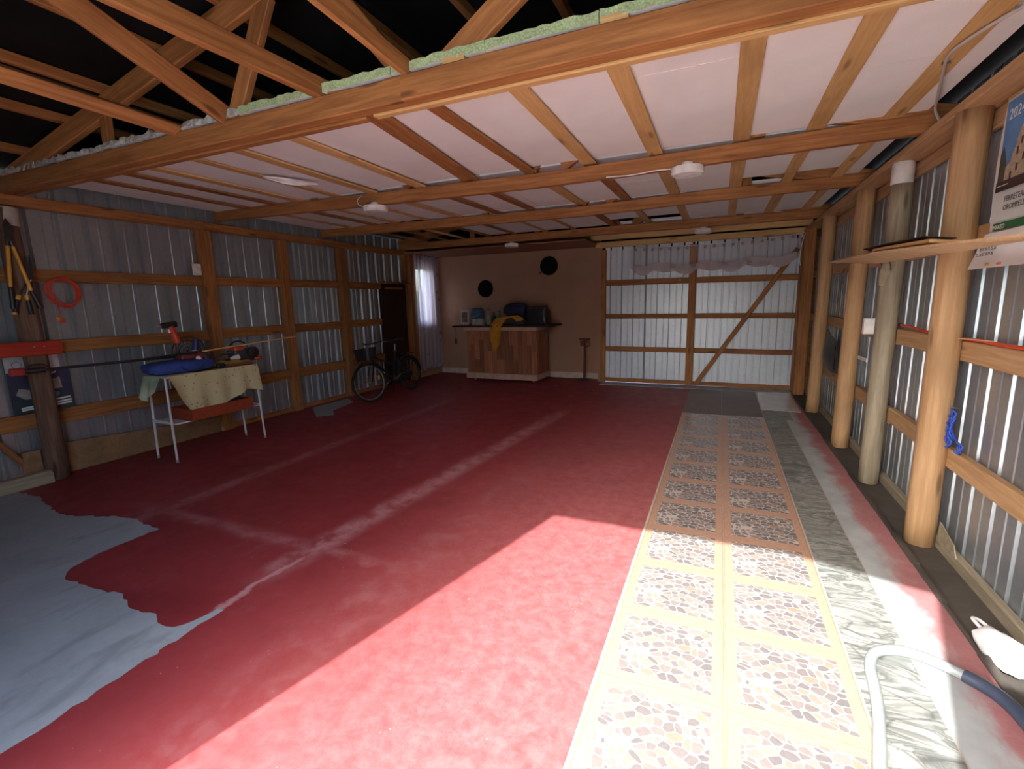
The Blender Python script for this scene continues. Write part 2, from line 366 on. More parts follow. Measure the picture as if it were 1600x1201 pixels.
def log(name, base, top, r, mat, parent, n=18, wob=0.05, seg=12, r1=None):
    """round post, local X is its length"""
    p0, p1 = Vector(base), Vector(top); X = (p1-p0); L = X.length; X.normalize(); Y = X.orthogonal().normalized(); Z = X.cross(Y)
    rr = random.Random(hash(name) % 99 + int(base[1]*100)); ph = [rr.uniform(0, 6) for _ in range(6)]; V = []
    for i in range(seg+1):
        u = i/seg; R0 = r*(1-u)+(r1 or r)*u
        for j in range(n):
            a = 2*math.pi*j/n; R = R0*(1+wob*(0.5*math.sin(2*a+ph[0]+u*3)+0.35*math.sin(3*a+ph[1]-u*5)+0.3*math.sin(9*u+ph[2])))
            V.append((-L/2+u*L, R*math.cos(a)+wob*r*math.sin(4*u+ph[3]), R*math.sin(a)+wob*r*math.sin(3*u+ph[4])))
    Fc = [(i*n+j, i*n+(j+1) % n, (i+1)*n+(j+1) % n, (i+1)*n+j) for i in range(seg) for j in range(n)] + [tuple(range(n))[::-1], tuple(range(seg*n, seg*n+n))]
    me = bpy.data.meshes.new(name); me.from_pydata(V, [], Fc); me.materials.append(mat)
    me.polygons.foreach_set('use_smooth', [True]*(len(Fc)-2)+[False]*2)
    o = bpy.data.objects.new(name, me); mw = Matrix.Identity(4); c = (p0+p1)/2
    for i in range(3): mw[i][0], mw[i][1], mw[i][2], mw[i][3] = X[i], Y[i], Z[i], c[i]
    return place(o, mw, parent)
def copy_tree(o, loc):
    """copy of a thing with copies of its parts, moved to loc"""
    c = o.copy(); COL.objects.link(c); mw = WM[o.name].copy(); mw.translation = Vector(loc); c.matrix_world = mw; WM[c.name] = mw
    for ch in o.children:
        k = ch.copy(); COL.objects.link(k); k.parent = c; WM[k.name] = mw @ k.matrix_local
    return c
def ribbed(name, axis, a0, a1, z0, z1, plane, out, pitch, parent, phase=0.0, mat=None, depth=0.030, flank=0.027):
    """steel cladding sheet; ribs run up, grooves go away from the room (out = +-1 along the other axis)"""
    prof = []; g = pitch; k0 = math.floor((a0-phase)/g)-1
    pts = []
    for k in range(k0, int((a1-phase)/g)+3):
        c = phase + k*g
        pts += [(c-flank, 0), (c-0.009, depth), (c+0.009, depth), (c+flank, 0), (c+g/2-0.014, 0), (c+g/2-0.008, -0.005), (c+g/2+0.008, -0.005), (c+g/2+0.014, 0)]
    pts.sort()
    prof = [(a0, 0.0)] + [p for p in pts if a0 < p[0] < a1] + [(a1, 0.0)]
    mb = MB()
    for side in (0, 1):
        th = 0.0012*side
        P = []
        for a, d in prof:
            for z in (z0, z1):
                q = plane + out*(d+th); P.append((q, a, z) if axis == 'y' else (a, q, z))
        n = len(prof); mb.add(P, [(2*i, 2*i+1, 2*i+3, 2*i+2) for i in range(n-1)])
    return mb.build(name, mat or M_METAL, parent)

# ================================================================== SETTING
# ---- ground outside and the floor slab
ground = MB().mm((-40, -60, -0.45), (40, 60, -0.30)).build('ground', M_GROUND); tag(ground, 'pale outside ground around the shed', kind='structure')
apron = MB().mm((-9, -14, -0.30), (6, -0.67, -0.02)).build('apron', M_GROUND); tag(apron, 'pale concrete apron outside the open front', kind='structure')
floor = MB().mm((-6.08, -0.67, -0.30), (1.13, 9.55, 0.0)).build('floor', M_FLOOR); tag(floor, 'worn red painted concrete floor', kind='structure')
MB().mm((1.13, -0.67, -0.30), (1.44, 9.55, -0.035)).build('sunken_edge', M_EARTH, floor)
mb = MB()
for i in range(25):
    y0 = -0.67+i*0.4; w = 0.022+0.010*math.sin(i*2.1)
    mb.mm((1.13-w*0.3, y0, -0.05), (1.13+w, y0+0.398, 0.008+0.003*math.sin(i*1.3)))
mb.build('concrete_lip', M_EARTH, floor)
# bare unpainted patch at the left front
poly = [(-5.95, 1.93), (-5.45, 1.95), (-4.95, 1.84), (-4.73, 1.82), (-4.33, 1.95), (-4.10, 1.99), (-3.94, 1.965), (-3.735, 1.956), (-3.75, 1.60), (-3.69, 1.39), (-3.60, 1.33), (-3.43, 1.33), (-3.06, 1.355), (-2.90, 1.31), (-2.70, 1.317), (-2.53, 1.27), (-2.45, 1.32), (-2.41, 1.47), (-2.385, 1.48), (-2.375, 1.355), (-2.366, 1.06), (-2.357, 0.787), (-2.356, 0.651), (-2.37, 0.2), (-2.36, -0.66), (-5.95, -0.66)]
fine = []
rr = random.Random(3)
for i, (p, q) in enumerate(zip(poly, poly[1:]+poly[:1])):
    L = math.hypot(q[0]-p[0], q[1]-p[1]); k = max(1, int(L/0.035)); edge_ok = i < 22
    for j in range(k):
        u = j/k; am = 0.012 if edge_ok else 0
        fine.append((p[0]+(q[0]-p[0])*u+rr.uniform(-am, am), p[1]+(q[1]-p[1])*u+rr.uniform(-am, am)))
mb = MB(); n = len(fine)
mb.add([(x, y, 0.0015) for x, y in fine], [tuple(range(n))]); mb.build('bare_patch', M_CONC, floor)
# small bare patch by the bicycle
MB().add([(x, y, 0.0015) for x, y in [(-5.9, 5.5), (-5.35, 5.05), (-5.18, 5.22), (-5.42, 5.45), (-5.55, 6.05), (-5.9, 6.3)]], [(0, 1, 2, 3, 4, 5)]).build('bare_patch', M_CONC, floor)

MB().mm((-0.424, -0.66, -0.004), (0.85, 8.79, 0.0042)).build('grout_bed', plain('tile_grout', (0.42, 0.36, 0.31), 0.8), floor)
def tile_grid(name, x0, x1, y0, y1, mat, z=0.0065, gap=0.0015, clip=True):
    return MB().mm((x0+gap, y0+gap, -0.004), (x1-gap, y1-gap, z)).build(name, mat, floor)
ROW = 0.4905; y0 = 1.801 - 5*ROW
k = 0; first = None
while y0 + k*ROW < 6.88:
    for cx_ in (-0.16, 0.34):
        ya = y0+k*ROW; yb = min(ya+ROW, 6.89)
        if yb-ya < ROW-0.01:                                # cut tile at the end of the run
            mb = MB().mm((cx_-0.248, ya+0.002, -0.004), (cx_+0.248, yb-0.002, 0.006)); o = mb.build('floor_tile', M_PEBBLE, floor); continue
        if first is None:
            first = MB().mm((cx_-0.2488, ya+0.0012, -0.004), (cx_+0.2488, yb-0.0012, 0.0065)).build('floor_tile', M_PEBBLE, floor)
        else:
            o = bpy.data.objects.new('floor_tile', first.data); place(o, Matrix.Translation((cx_, ya+ROW/2, 0.00125)), floor)
    k += 1
for i in range(15):                                           # slate strip
    ya = -0.6+i*0.5
    tile_grid('slate_tile', 0.597, 0.845, ya, min(ya+0.5, 6.89), M_SLATE)
tile_grid('slate_tile', 0.597, 0.93, 6.895, 7.39, M_SLATE)
for i in range(4):                                            # grey tiles by the gate
    for x0 in (-0.425, 0.085):
        tile_grid('grey_tile', x0, x0+0.508, 6.895+i*0.475, 6.895+(i+1)*0.475, M_GREYTILE)
for i in range(3):
    tile_grid('pale_tile', 0.60, 1.09, 7.395+i*0.467, 7.395+(i+1)*0.467, M_WHITETILE)
MB().mm((-2.05, 8.80, -0.02), (1.13, 9.10, 0.012)).build('threshold', M_CONC, floor)

# ---- hedges outside (an unseen one added to darken the back, one beyond the nook window)
M_LEAF = plain('hedge_leaves', (0.045, 0.075, 0.022), 0.6, 0, 0.5, 2.5)
def hedge(name, label, p0, p1, h, d, seed):
    r2 = random.Random(seed); p0, p1 = Vector(p0), Vector(p1); L = (p1-p0).length; ax = (p1-p0).normalized(); nx = Vector((-ax.y, ax.x, 0)); ph = [r2.uniform(0, 6) for _ in range(8)]
    nu = int(L/0.5); nv = 18
    def fn(u, v):
        a = math.pi*v; k = u*L; top = h*(1+0.12*math.sin(k*.7+ph[0])+0.08*math.sin(k*1.9+ph[1])+0.05*math.sin(k*4.1+ph[2]))
        w = d*(1+0.15*math.sin(k*1.3+3*v+ph[3])+0.1*math.sin(k*3.1-5*v+ph[4]))
        b = 0.25*math.sin(k*5+9*v+ph[5])*math.sin(a)
        return p0+ax*k+nx*(w*math.cos(a)+b)+Vector((0, 0, -0.3+top*math.sin(a)**.45+b*.5))
    o = MB().sheet(fn, nu, nv).build(name, M_LEAF, None, True); tag(o, label, kind='structure'); return o
hedge('added_shade_hedge', 'tall green hedge added out of view to darken the back of the room', (-26, -17, 0), (24, -17, 0), 5.0, 1.6, 1)
hedge('side_hedge', 'green hedge outside the nook window', (-9.2, 4, 0), (-9.2, 14, 0), 2.3, 0.8, 2)
# ---- left wall
wl_ = struct('wall_left', 'left wall of ribbed steel sheets on timber posts and girts')
LX = -6.065
ys = [-0.66, 0.93, 1.9, 2.83, 3.79, 4.75, 5.71, 6.67, 7.55]
for a, b in zip(ys, ys[1:]): ribbed('steel_sheet', 'y', a, b+0.004, 0.02, 2.88, LX, -1, 0.24, wl_, phase=0.062)
ribbed('steel_sheet', 'y', 7.55, 8.46, 2.0, 2.88, LX, -1, 0.24, wl_, phase=0.062)
for z0, z1 in ((0.50, 0.65), (1.205, 1.33), (1.888, 2.006)):
    for ya, yb in ((-0.65, 2.25), (2.25, 4.13), (4.13, 5.31), (5.31, 6.52), (6.52, 8.3 if z0 > 1.5 else 7.52)):
        lumber('girt', (-6.035, ya+0.002, (z0+z1)/2), (-6.035, yb-0.002, (z0+z1)/2+random.uniform(-.006, .006)), 0.05, z1-z0, M_BEAM, wl_)
for ya, yb in ((-0.65, 4.13), (4.13, 8.3)): lumber('top_plate', (-6.02, ya+.002, 2.615), (-6.02, yb-.002, 2.615), 0.12, 0.10, M_BEAM, wl_)
for y, w in ((0.3, .14), (4.13, .15), (5.31, .13), (6.52, .15), (8.36, .13)): lumber('post', (-6.0, y, 0.0), (-6.0, y, 2.56), 0.11, w, M_BEAM, wl_, up=(0, 1, 0))
log('log_post', (-5.87, 2.275, 0.0), (-5.90, 2.285, 2.52), 0.085, M_BARK, wl_, wob=0.12, r1=0.075)
MB().lathe([(0.079, 0), (0.081, 0.05), (0.079, 0.16)], (-5.90, 2.285, 2.37), 18).build('pale_post_band', plain('pale_wrap', (0.45, 0.42, 0.36)), wl_, True)
mb = MB(); mb.add([(-6.0, 2.38, 0.0), (-6.0, 4.04, 0.0), (-6.0, 4.04, 0.19), (-6.0, 2.38, 0.31), (-5.975, 2.38, 0.0), (-5.975, 4.04, 0.0), (-5.975, 4.04, 0.19), (-5.975, 2.38, 0.31)], [(0,1,2,3), (7,6,5,4), (0,4,5,1), (1,5,6,2), (2,6,7,3), (3,7,4,0)])
mb.build('kick_board', M_OSB, wl_)
lumber('brace', (-6.0, 1.55, 1.10), (-6.0, 2.17, 0.06), 0.04, 0.09, M_BEAM, wl_, up=(1, 0, 0))
MB().mm((-6.0, 2.08, 0.0), (-5.95, 2.21, 0.30)).build('kick_board', M_OSB, wl_)
lumber('base_plank', (-5.83, -0.65, 0.065), (-5.80, 2.20, 0.055), 0.10, 0.13, M_GREYPOST, wl_, ch=0.02)
lumber('base_plank', (-6.02, 4.15, 0.03), (-6.02, 7.5, 0.03), 0.06, 0.06, M_BEAM, wl_)

# ---- right wall
wr = struct('wall_right', 'right wall of ribbed steel sheets on round timber posts')
RX = 1.405
ys = [-0.66, 0.72, 1.68, 2.64, 3.60, 4.56, 5.52, 6.48, 7.44, 8.40, 9.36]
for a, b in zip(ys, ys[1:]): ribbed('steel_sheet', 'y', a, b+0.004, -0.02, 2.86, RX, 1, 0.24, wr, phase=0.113, depth=0.022, flank=0.019)
posts_r = [3.74, 4.87, 5.95, 7.68]
for z0, z1 in ((0.505, 0.628), (1.178, 1.30), (1.85, 1.965)):
    yy = [-0.65, 1.9] + posts_r + [9.2]
    for a, b in zip(yy, yy[1:]):
        lumber('girt', (1.375, a+.002, (z0+z1)/2+random.uniform(-.008, .008)), (1.375, b-.002, (z0+z1)/2+random.uniform(-.008, .008)), 0.05, z1-z0, M_POST, wr)
lumber('head_board', (1.385, -0.65, 2.555), (1.385, 9.3, 2.535), 0.035, 0.105, M_POST, wr)
for a, b in ((-0.65, 3.7), (3.7, 9.1)): lumber('top_plate', (1.30, a, 2.632), (1.30, b, 2.632), 0.20, 0.055, M_POST, wr)
lumber('eave_board', (1.43, -0.65, 2.775), (1.43, 9.3, 2.775), 0.03, 0.19, M_BEAM, wr)
log('post', (1.275, 3.74, -0.05), (1.275, 3.74, 2.604), 0.082, M_POST, wr, wob=0.03)
log('post', (1.265, 4.87, -0.05), (1.275, 4.90, 2.44), 0.075, M_GREYPOST, wr, wob=0.05)
log('post', (1.255, 5.95, -0.05), (1.275, 5.97, 2.604), 0.080, M_POST, wr, wob=0.05)
log('post', (1.255, 7.68, -0.05), (1.275, 7.68, 2.604), 0.080, M_POST, wr, wob=0.05)
log('post', (1.27, 1.9, -0.05), (1.27, 1.9, 2.604), 0.082, M_POST, wr, wob=0.03)
MB().mm((1.17, 9.19, -0.05), (1.44, 9.22, 2.75)).build('closing_panel', M_BEAM, wr)
lumber('corner_post', (1.24, 8.98, -0.03), (1.24, 8.98, 2.604), 0.16, 0.16, M_BEAM, wr, up=(0, 1, 0))
lumber('base_plank', (1.378, -0.65, -0.005), (1.378, 9.3, -0.005), 0.045, 0.085, M_GREYPOST, wr)
MB().prism([(3.42, -0.0), (3.66, 0.0), (3.66, 0.13), (3.47, 0.09)], 1.352, 1.358)
mb = MB(); mb.add([(x, y, z) for x in (1.345, 1.352) for y, z in ((3.40, 0.035), (3.66, 0.035), (3.66, 0.155), (3.45, 0.10))], [(0,1,2,3), (7,6,5,4), (0,4,5,1), (1,5,6,2), (2,6,7,3), (3,7,4,0)])
mb.build('offcut', M_GREYPOST, wr)
MB().lathe([(0.072, 0), (0.074, 0.01), (0.074, 0.15), (0.066, 0.165), (0.0, 0.167)], (1.275, 4.90, 2.44), 20).build('white_cap', plain('white_paint', (0.78, 0.77, 0.74)), wr, True)

mb = MB(); mb.ball((1.205, 4.822, 1.75), (0.040, 0.010, 0.105), rot=Matrix.Rotation(math.radians(-42), 3, 'Z') @ Matrix.Rotation(0.12, 3, 'Y')); o = mb.build('pale_scar', M_GREYPOST, wr, True)
MB().tube([Vector((1.203, 4.817, 1.75)) + Matrix.Rotation(math.radians(-42), 3, 'Z') @ Vector((0.046*math.cos(a), 0.0, 0.118*math.sin(a))) for a in np.linspace(0.2, 2.95, 13)], 0.004, 6).build('scar_rim', M_BARK, wr, True)
# ---- front wall with the open doorway behind the camera
wf = struct('wall_front', 'front wall around the open doorway behind the viewer')
M_FRONT = plain('front_wall_board', (0.40, 0.33, 0.26), 0.7)
FY0, FY1 = -0.67, -0.60; OX0, OX1, OZ = -2.117, 0.157, 3.061
MB().mm((-6.1, FY0, -0.3), (OX0, FY1, 3.9)).build('wall_panel', M_FRONT, wf)
MB().mm((OX0, FY0, OZ), (OX1, FY1, 3.9)).build('header', M_FRONT, wf)
for a, b in (((OX1, FY0, -0.3), (0.30, FY1, 3.9)), ((0.46, FY0, -0.3), (1.45, FY1, 3.9)), ((0.30, FY0, -0.3), (0.46, FY1, 2.34)), ((0.30, FY0, 2.68), (0.46, FY1, 3.9))):
    MB().mm(a, b).build('wall_panel', M_FRONT, wf)

# ---- back wall: peach nook on the left
wb = struct('wall_back', 'peach painted back wall of the corner nook')
MB().mm((-6.1, 9.45, -0.3), (-2.10, 9.56, 2.95)).build('plaster_panel', M_BEIGE, wb)
MB().mm((-2.16, 9.17, 0.0), (-2.10, 9.45, 2.62)).build('plaster_panel', M_BEIGE, wb)
MB().mm((-6.1, 8.44, 2.72), (-6.04, 9.45, 3.0)).build('plaster_panel', M_BEIGE, wb)
bb = MB().mm((-5.9, 9.435, 0.0), (-2.17, 9.45, 0.115)).build('baseboard_back', M_SKIRT); tag(bb, 'pale skirting along the peach back wall', kind='structure')
wn2 = struct('wall_nook', 'peach painted side wall of the nook around the window')
WY0, WY1, WZ0, WZ1 = 8.62, 9.14, 1.18, 2.36
for a, b in (((-6.1, 8.30, -0.1), (-5.945, WY0, 2.72)), ((-6.1, WY1, -0.1), (-5.93, 9.45, 2.72)), ((-6.1, WY0, -0.1), (-5.93, WY1, WZ0)), ((-6.1, WY0, WZ1), (-5.93, WY1, 2.72))):
    MB().mm(a, b).build('plaster_panel', M_BEIGE, wn2)
win = struct('window_1', 'narrow daylit window behind the sheer curtain')
M_WHITE = plain('white_paint', (0.78, 0.77, 0.74))
for a, b in (((-6.06, WY0, WZ0), (-6.0, WY0+.04, WZ1)), ((-6.06, WY1-.04, WZ0), (-6.0, WY1, WZ1)), ((-6.06, WY0+.04, WZ0), (-6.0, WY1-.04, WZ0+.04)), ((-6.06, WY0+.04, WZ1-.04), (-6.0, WY1-.04, WZ1)), ((-6.05, 8.865, WZ0+.04), (-6.01, 8.895, WZ1-.04))):
    MB().mm(a, b).build('window_frame', M_WHITE, win)
t = NT('window_glass'); t.base((0.95, 0.98, 1.0)); t.b.inputs['Transmission Weight'].default_value = 1.0; t.b.inputs['IOR'].default_value = 1.05; M_GLASS = t.set(0.0)
for a, b in ((WY0+.04, 8.865), (8.895, WY1-.04)): MB().mm((-6.034, a, WZ0+.04), (-6.03, b, WZ1-.04)).build('pane', M_GLASS, win)
lumber('post', (-5.90, 8.36, 0.0), (-5.90, 8.36, 2.64), 0.09, 0.10, M_BEAM, wn2, up=(0, 1, 0))

# ---- dark side door in the left wall
d2 = struct('door_2', 'dark brown timber side door behind the bicycle')
MB().mm((-6.07, 7.55, 0.0), (-5.99, 7.62, 2.0)).build('door_frame', M_DARKWOOD, d2)
MB().mm((-6.07, 8.23, 0.0), (-5.99, 8.30, 2.0)).build('door_frame', M_DARKWOOD, d2)
MB().mm((-6.07, 7.62, 1.93), (-5.99, 8.23, 2.0)).build('door_frame', M_DARKWOOD, d2)
for i in range(4): MB().mm((-6.05, 7.625+i*0.151, -0.01), (-6.015, 7.625+i*0.151+0.147, 1.925)).build('plank', M_DARKWOOD, d2)
MB().mm((-6.14, 7.50, -0.1), (-6.08, 8.35, 2.05)).build('back_board', M_DARKWOOD, d2)
MB().mm((-6.03, 7.50, 1.995), (-5.86, 8.30, 2.02)).build('lintel_board', M_BEAM, d2)

# ---- back gate (double leaf)
d1 = struct('door_1', 'double leaf back gate of ribbed steel on a timber frame')
GY = 9.12
for i, (a, b) in enumerate(((-2.03, -1.28), (-1.28, -0.50), (-0.46, 0.30), (0.30, 1.17))):
    ribbed('steel_sheet', 'x', a, b+.003, 0.03, 2.60, GY+0.055, 1, 0.2165, d1, phase=0.016, mat=M_ZINC, depth=0.075, flank=0.016)
for x, w in ((-2.05, 0.09), (-0.475, 0.125), (1.19, 0.10)): lumber('stile', (x, GY, 0.012), (x, GY, 2.50), 0.06, w, M_BEAM, d1, up=(1, 0, 0))
for z, h in ((1.895, 0.10), (1.272, 0.085), (0.655, 0.085), (0.055, 0.07)):
    lumber('rail', (-2.0, GY+.015, z), (-0.54, GY+.015, z-0.006), 0.05, h, M_BEAM, d1)
    lumber('rail', (-0.41, GY+.015, z-0.006), (1.135, GY+.015, z-0.015), 0.05, h, M_BEAM, d1)
lumber('brace', (-0.36, GY-0.05, 0.03), (1.10, GY-0.05, 2.33), 0.03, 0.075, M_BEAM, d1, up=(1, 0, -0.6))
lumber('head_rail', (-2.2, GY-.02, 2.59), (1.20, GY-.02, 2.60), 0.07, 0.10, M_BATTEN, d1)
for x in (0.0,): MB().lathe([(0.012, 0), (0.012, 0.03)], (-0.68, GY-0.03, 1.90), 8, 'Y').build('bolt', M_WHITE, d1)

# ================================================================== CEILING: trusses, battens, foam, roof
ce = struct('ceiling', 'open timber roof trusses with foam panels laid on battens')
RIDGE = -2.33
def roof_z(x): return 2.85 + 0.205*((x+5.5) if x <= RIDGE else (2*RIDGE-x+5.5))
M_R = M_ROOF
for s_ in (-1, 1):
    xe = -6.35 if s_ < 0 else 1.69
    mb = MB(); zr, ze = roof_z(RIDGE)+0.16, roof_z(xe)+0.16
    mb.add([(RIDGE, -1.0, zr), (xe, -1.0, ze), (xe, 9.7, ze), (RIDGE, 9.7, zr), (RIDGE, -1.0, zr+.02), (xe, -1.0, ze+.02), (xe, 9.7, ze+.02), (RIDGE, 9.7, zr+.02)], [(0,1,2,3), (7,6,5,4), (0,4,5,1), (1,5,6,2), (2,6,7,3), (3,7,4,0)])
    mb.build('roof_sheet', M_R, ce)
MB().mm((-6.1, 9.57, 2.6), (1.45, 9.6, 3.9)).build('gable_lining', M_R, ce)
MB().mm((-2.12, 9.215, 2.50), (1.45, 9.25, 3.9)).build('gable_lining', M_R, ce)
for x in (-5.52, -4.84, -4.27, -3.62, -2.95, -2.4, -1.6, -0.95, -0.3, 0.4, 1.05):
    lumber('purlin', (x, -0.58, roof_z(x)+0.115), (x, 9.2, roof_z(x)+0.115), 0.05, 0.07, M_BEAM, ce)
BEAMS = [(0.35, 2.72, None), (2.335, 2.72, None), (4.33, 2.72, 'b2'), (6.13, 2.72, 'b3'), (8.15, 2.715, None)]
def sag2(u): x = -5.95+7.25*u; return float(np.interp(x, [-5.9, -3.1, -1.3, 0.3, 1.3], [0.033, -0.022, -0.045, -0.015, 0.0]))
def sag3(u): x = -5.95+7.25*u; return float(np.interp(x, [-5.9, -5.1, -2.7, -1.8, 0.0, 1.0], [0.04, 0.015, -0.012, -0.03, 0.012, 0.015]))
for i, (y, z, sg) in enumerate(BEAMS):
    if i == 1:                                  # near beam, spliced from two lengths
        lumber('tie_beam', (-5.95, y, z), (-1.60, y, z), 0.10, 0.122, M_BEAM, ce)
        lumber('tie_beam', (-1.60, y-0.006, z), (1.33, y-0.006, z), 0.10, 0.122, M_BEAM, ce)
        lumber('nailing_strip', (-5.9, y+0.052, 2.655), (-1.9, y+0.052, 2.650), 0.055, 0.018, M_BEAM, ce)
        lumber('nailing_strip', (-1.85, y+0.05, 2.652), (1.3, y+0.052, 2.652), 0.05, 0.016, M_BATTEN, ce)
    else: lumber('tie_beam', (-5.95, y, z), (1.33, y, z), 0.07 if i > 1 else 0.08, 0.122, M_BEAM, ce, sag={'b2': sag2, 'b3': sag3}.get(sg))
    if y < 9:
        lumber('rafter', (-5.98, y, roof_z(-5.98)), (RIDGE, y, roof_z(RIDGE)), 0.055, 0.15, M_BEAM, ce)
        lumber('rafter', (RIDGE, y, roof_z(RIDGE)), (1.40, y, roof_z(1.40)), 0.055, 0.15, M_BEAM, ce)
        def web(x0, x1, w=0.10, dy=0.0, z1=None):
            lumber('web', (x0, y+dy, 2.785), (x1, y+dy, z1 or roof_z(x1)-0.05), 0.05, w, M_BEAM, ce, up=(1, 0, 0))
        web(-4.31, -4.30, 0.085, 0.0)
        web(-2.92, -2.55, 0.115); web(-2.99, -3.55, 0.09, 0.03)
        web(-1.60, -2.14, 0.10, 0.03); web(-1.36, -0.80, 0.13)
        web(0.2, 0.2)
# long braces running from the near beam towards the front
lumber('brace', (-2.985, 2.33, 2.815), (-2.56, 0.38, 3.205), 0.045, 0.115, M_BEAM, ce, up=(0.35, 0, 1))
lumber('brace', (-3.45, 2.36, 2.80), (-3.37, 0.3, 2.80), 0.045, 0.085, M_BEAM, ce, up=(0.9, 0, 1))
lumber('brace', (-2.17, 2.36, 2.83), (-2.29, 0.3, 2.83), 0.05, 0.11, M_BEAM, ce)
lumber('brace', (-1.56, 2.36, 2.805), (-1.93, 0.38, 3.23), 0.035, 0.09, M_BEAM, ce)
# battens over the beams
XB = [1.03, 0.575, 0.085, -0.55, -1.11, -1.67, -2.2, -2.85, -3.44, -3.95, -4.485, -4.86, -5.335]
BAY = [(2.30, 4.34), (4.33, 6.14), (6.13, 8.16), (8.15, 9.08)]
rr = random.Random(11)
for bi, (a, b) in enumerate(BAY):
    for xi, x in enumerate(XB):
        if bi == 3 and x < -2.1: continue
        w = rr.choice((0.10, 0.12, 0.115)) if x > -2 else rr.choice((0.06, 0.085, 0.11))
        x0 = x1 = x
        if bi == 0 and xi == 6: x0, x1, w = -2.03, -2.285, 0.16
        if bi and xi == 6: x0 = x1 = -2.35
        za = 2.789; zb = 2.789
        if bi == 0: zb -= 0.02 if -3.5 < x < 0 else 0.0
        if bi == 1: za -= 0.02 if -3.5 < x < 0 else 0.0
        m = M_BATTEN if rr.random() > (0.12 if x > -1 else 0.45) else M_BEAM
        if bi == 0 and xi == 6: m = M_BEAM
        lumber('batten', (x0, a+0.01, za), (x1, b-0.01, zb), w, 0.016, m, ce, ch=0.002)
for x in (-1.28, -0.48): MB().mm((x-0.06, 2.29, 2.782), (x+0.06, 2.40, 2.812)).build('batten_end', M_BATTEN, ce)
# foam panels on the battens
def foam(x0, x1, y0, y1, z=2.812, front=False, back=False):
    mb = MB()
    if front:                               # broken, ragged front edge over the near beam
        n = max(3, int((x1-x0)/0.035)); rag = 0.006 if x0 > -3.2 else 0.016; P = []
        for i in range(n+1):
            x = x0+(x1-x0)*i/n; j1, j2 = rr.uniform(-rag, rag), rr.uniform(-rag, rag)*1.5; lo = 0.0 if x0 > -3.2 else 0.008
            P += [(x, y0+j2, z-0.011), (x, y0+j2*.3+rr.uniform(0, .008), z+0.034+j1-lo), (x, y0+0.12, z+0.034), (x, y1, z+0.034), (x, y1, z-0.011)]
        fs = [tuple(i*5+k for k in range(5)) for i in (0, n)]; mi = [1, 1]
        for i in range(n):
            for k in range(5): fs.append((i*5+k, i*5+(k+1) % 5, (i+1)*5+(k+1) % 5, (i+1)*5+k)); mi.append((1, 0, 0, 1 if back else 0, 0)[k])
        mb.add(P, fs); mb.mi = mi
    else:
        mb.mm((x0, y0, z-0.011), (x1, y1, z+0.034)); mb.mi = [0, 0, 0, 1 if back else 0, 0, 0]
    return mb.build('foam_panel', [M_FOAM, M_FOAMEDGE if x0 > -3.2 else M_DIRTYFOAM], ce)
edges = [1.24] + [(a+b)/2*0 + a for a, b in zip(XB, XB[1:]+[0])]
edges = [1.22] + XB + [-5.9]
for bi, (a, b) in enumerate(BAY):
    for i, (x1, x0) in enumerate(zip(edges, edges[1:])):
        if bi == 3 and x0 < -2.12: continue
        ya, yb = a-0.005 if bi == 0 else a+0.03, b-0.035
        if bi == 0 and i in (0,): ya = 2.42
        if bi == 1 and i in (1, 2): yb = 5.70 + 0.03*i            # gaps left open near the right
        if bi == 2 and i in (10, 11, 12, 13): continue             # no foam over the far left corner
        if bi == 2 and i in (4, 5): yb -= 0.5
        cut = (ya+yb)/2 + rr.uniform(-0.45, 0.45)
        for k, (p, q) in enumerate(((ya, cut-0.0008), (cut+0.0008, yb))):
            foam(x0+0.002, x1-0.002, p, q, 2.812+rr.uniform(-0.0015, 0.0015), bi == 0 and k == 0, k == 1)
# board over the nook and loose sticks
MB().mm((-5.92, 8.22, 2.60), (-2.17, 9.44, 2.618)).build('soffit_board', M_SOFFIT, ce)
lumber('loose_stick', (-1.40, 6.62, 2.77), (-0.40, 6.44, 2.77), 0.03, 0.02, M_BATTEN, ce)
lumber('nailing_strip', (-2.25, 8.9, 2.70), (1.25, 8.9, 2.70), 0.05, 0.09, M_BATTEN, ce)

# ================================================================== THINGS
P_BLACK = plain('black_plastic', (0.016, 0.016, 0.018), 0.42)
P_DARK = plain('dark_grey_plastic', (0.05, 0.05, 0.055), 0.5)
P_RED = plain('red_orange_plastic', (0.62, 0.055, 0.02), 0.4)
P_BLUE = plain('blue_fabric', (0.025, 0.06, 0.26), 0.8)
P_NAVY = plain('navy_fabric', (0.016, 0.022, 0.07), 0.8)
P_YEL = plain('yellow_handle', (0.66, 0.34, 0.03), 0.45)
P_STEEL = plain('tool_steel', (0.40, 0.40, 0.40), 0.35, 0.9)
P_DSTEEL = plain('dark_steel', (0.06, 0.06, 0.065), 0.4, 0.7)
P_RUST = plain('rusty_iron', (0.17, 0.05, 0.035), 0.75, 0.2)
P_WHITEMETAL = plain('white_enamel', (0.74, 0.73, 0.72), 0.4)
P_GOLD = plain('mustard_cloth', (0.55, 0.25, 0.02), 0.85)
P_WHITE = plain('white_plastic', (0.80, 0.79, 0.77), 0.35)
P_PAPER = plain('white_paper', (0.78, 0.78, 0.76), 0.7, 0, 0.03)
def arc(c, r, a0, a1, n, ax='yz', ry=None):
    out = []
    for i in range(n+1):
        a = math.radians(a0+(a1-a0)*i/n); p, q = r*math.cos(a), (ry or r)*math.sin(a)
        out.append((c[0], c[1]+p, c[2]+q) if ax == 'yz' else (c[0]+p, c[1]+q, c[2]) if ax == 'xy' else (c[0]+p, c[1], c[2]+q))
    return out
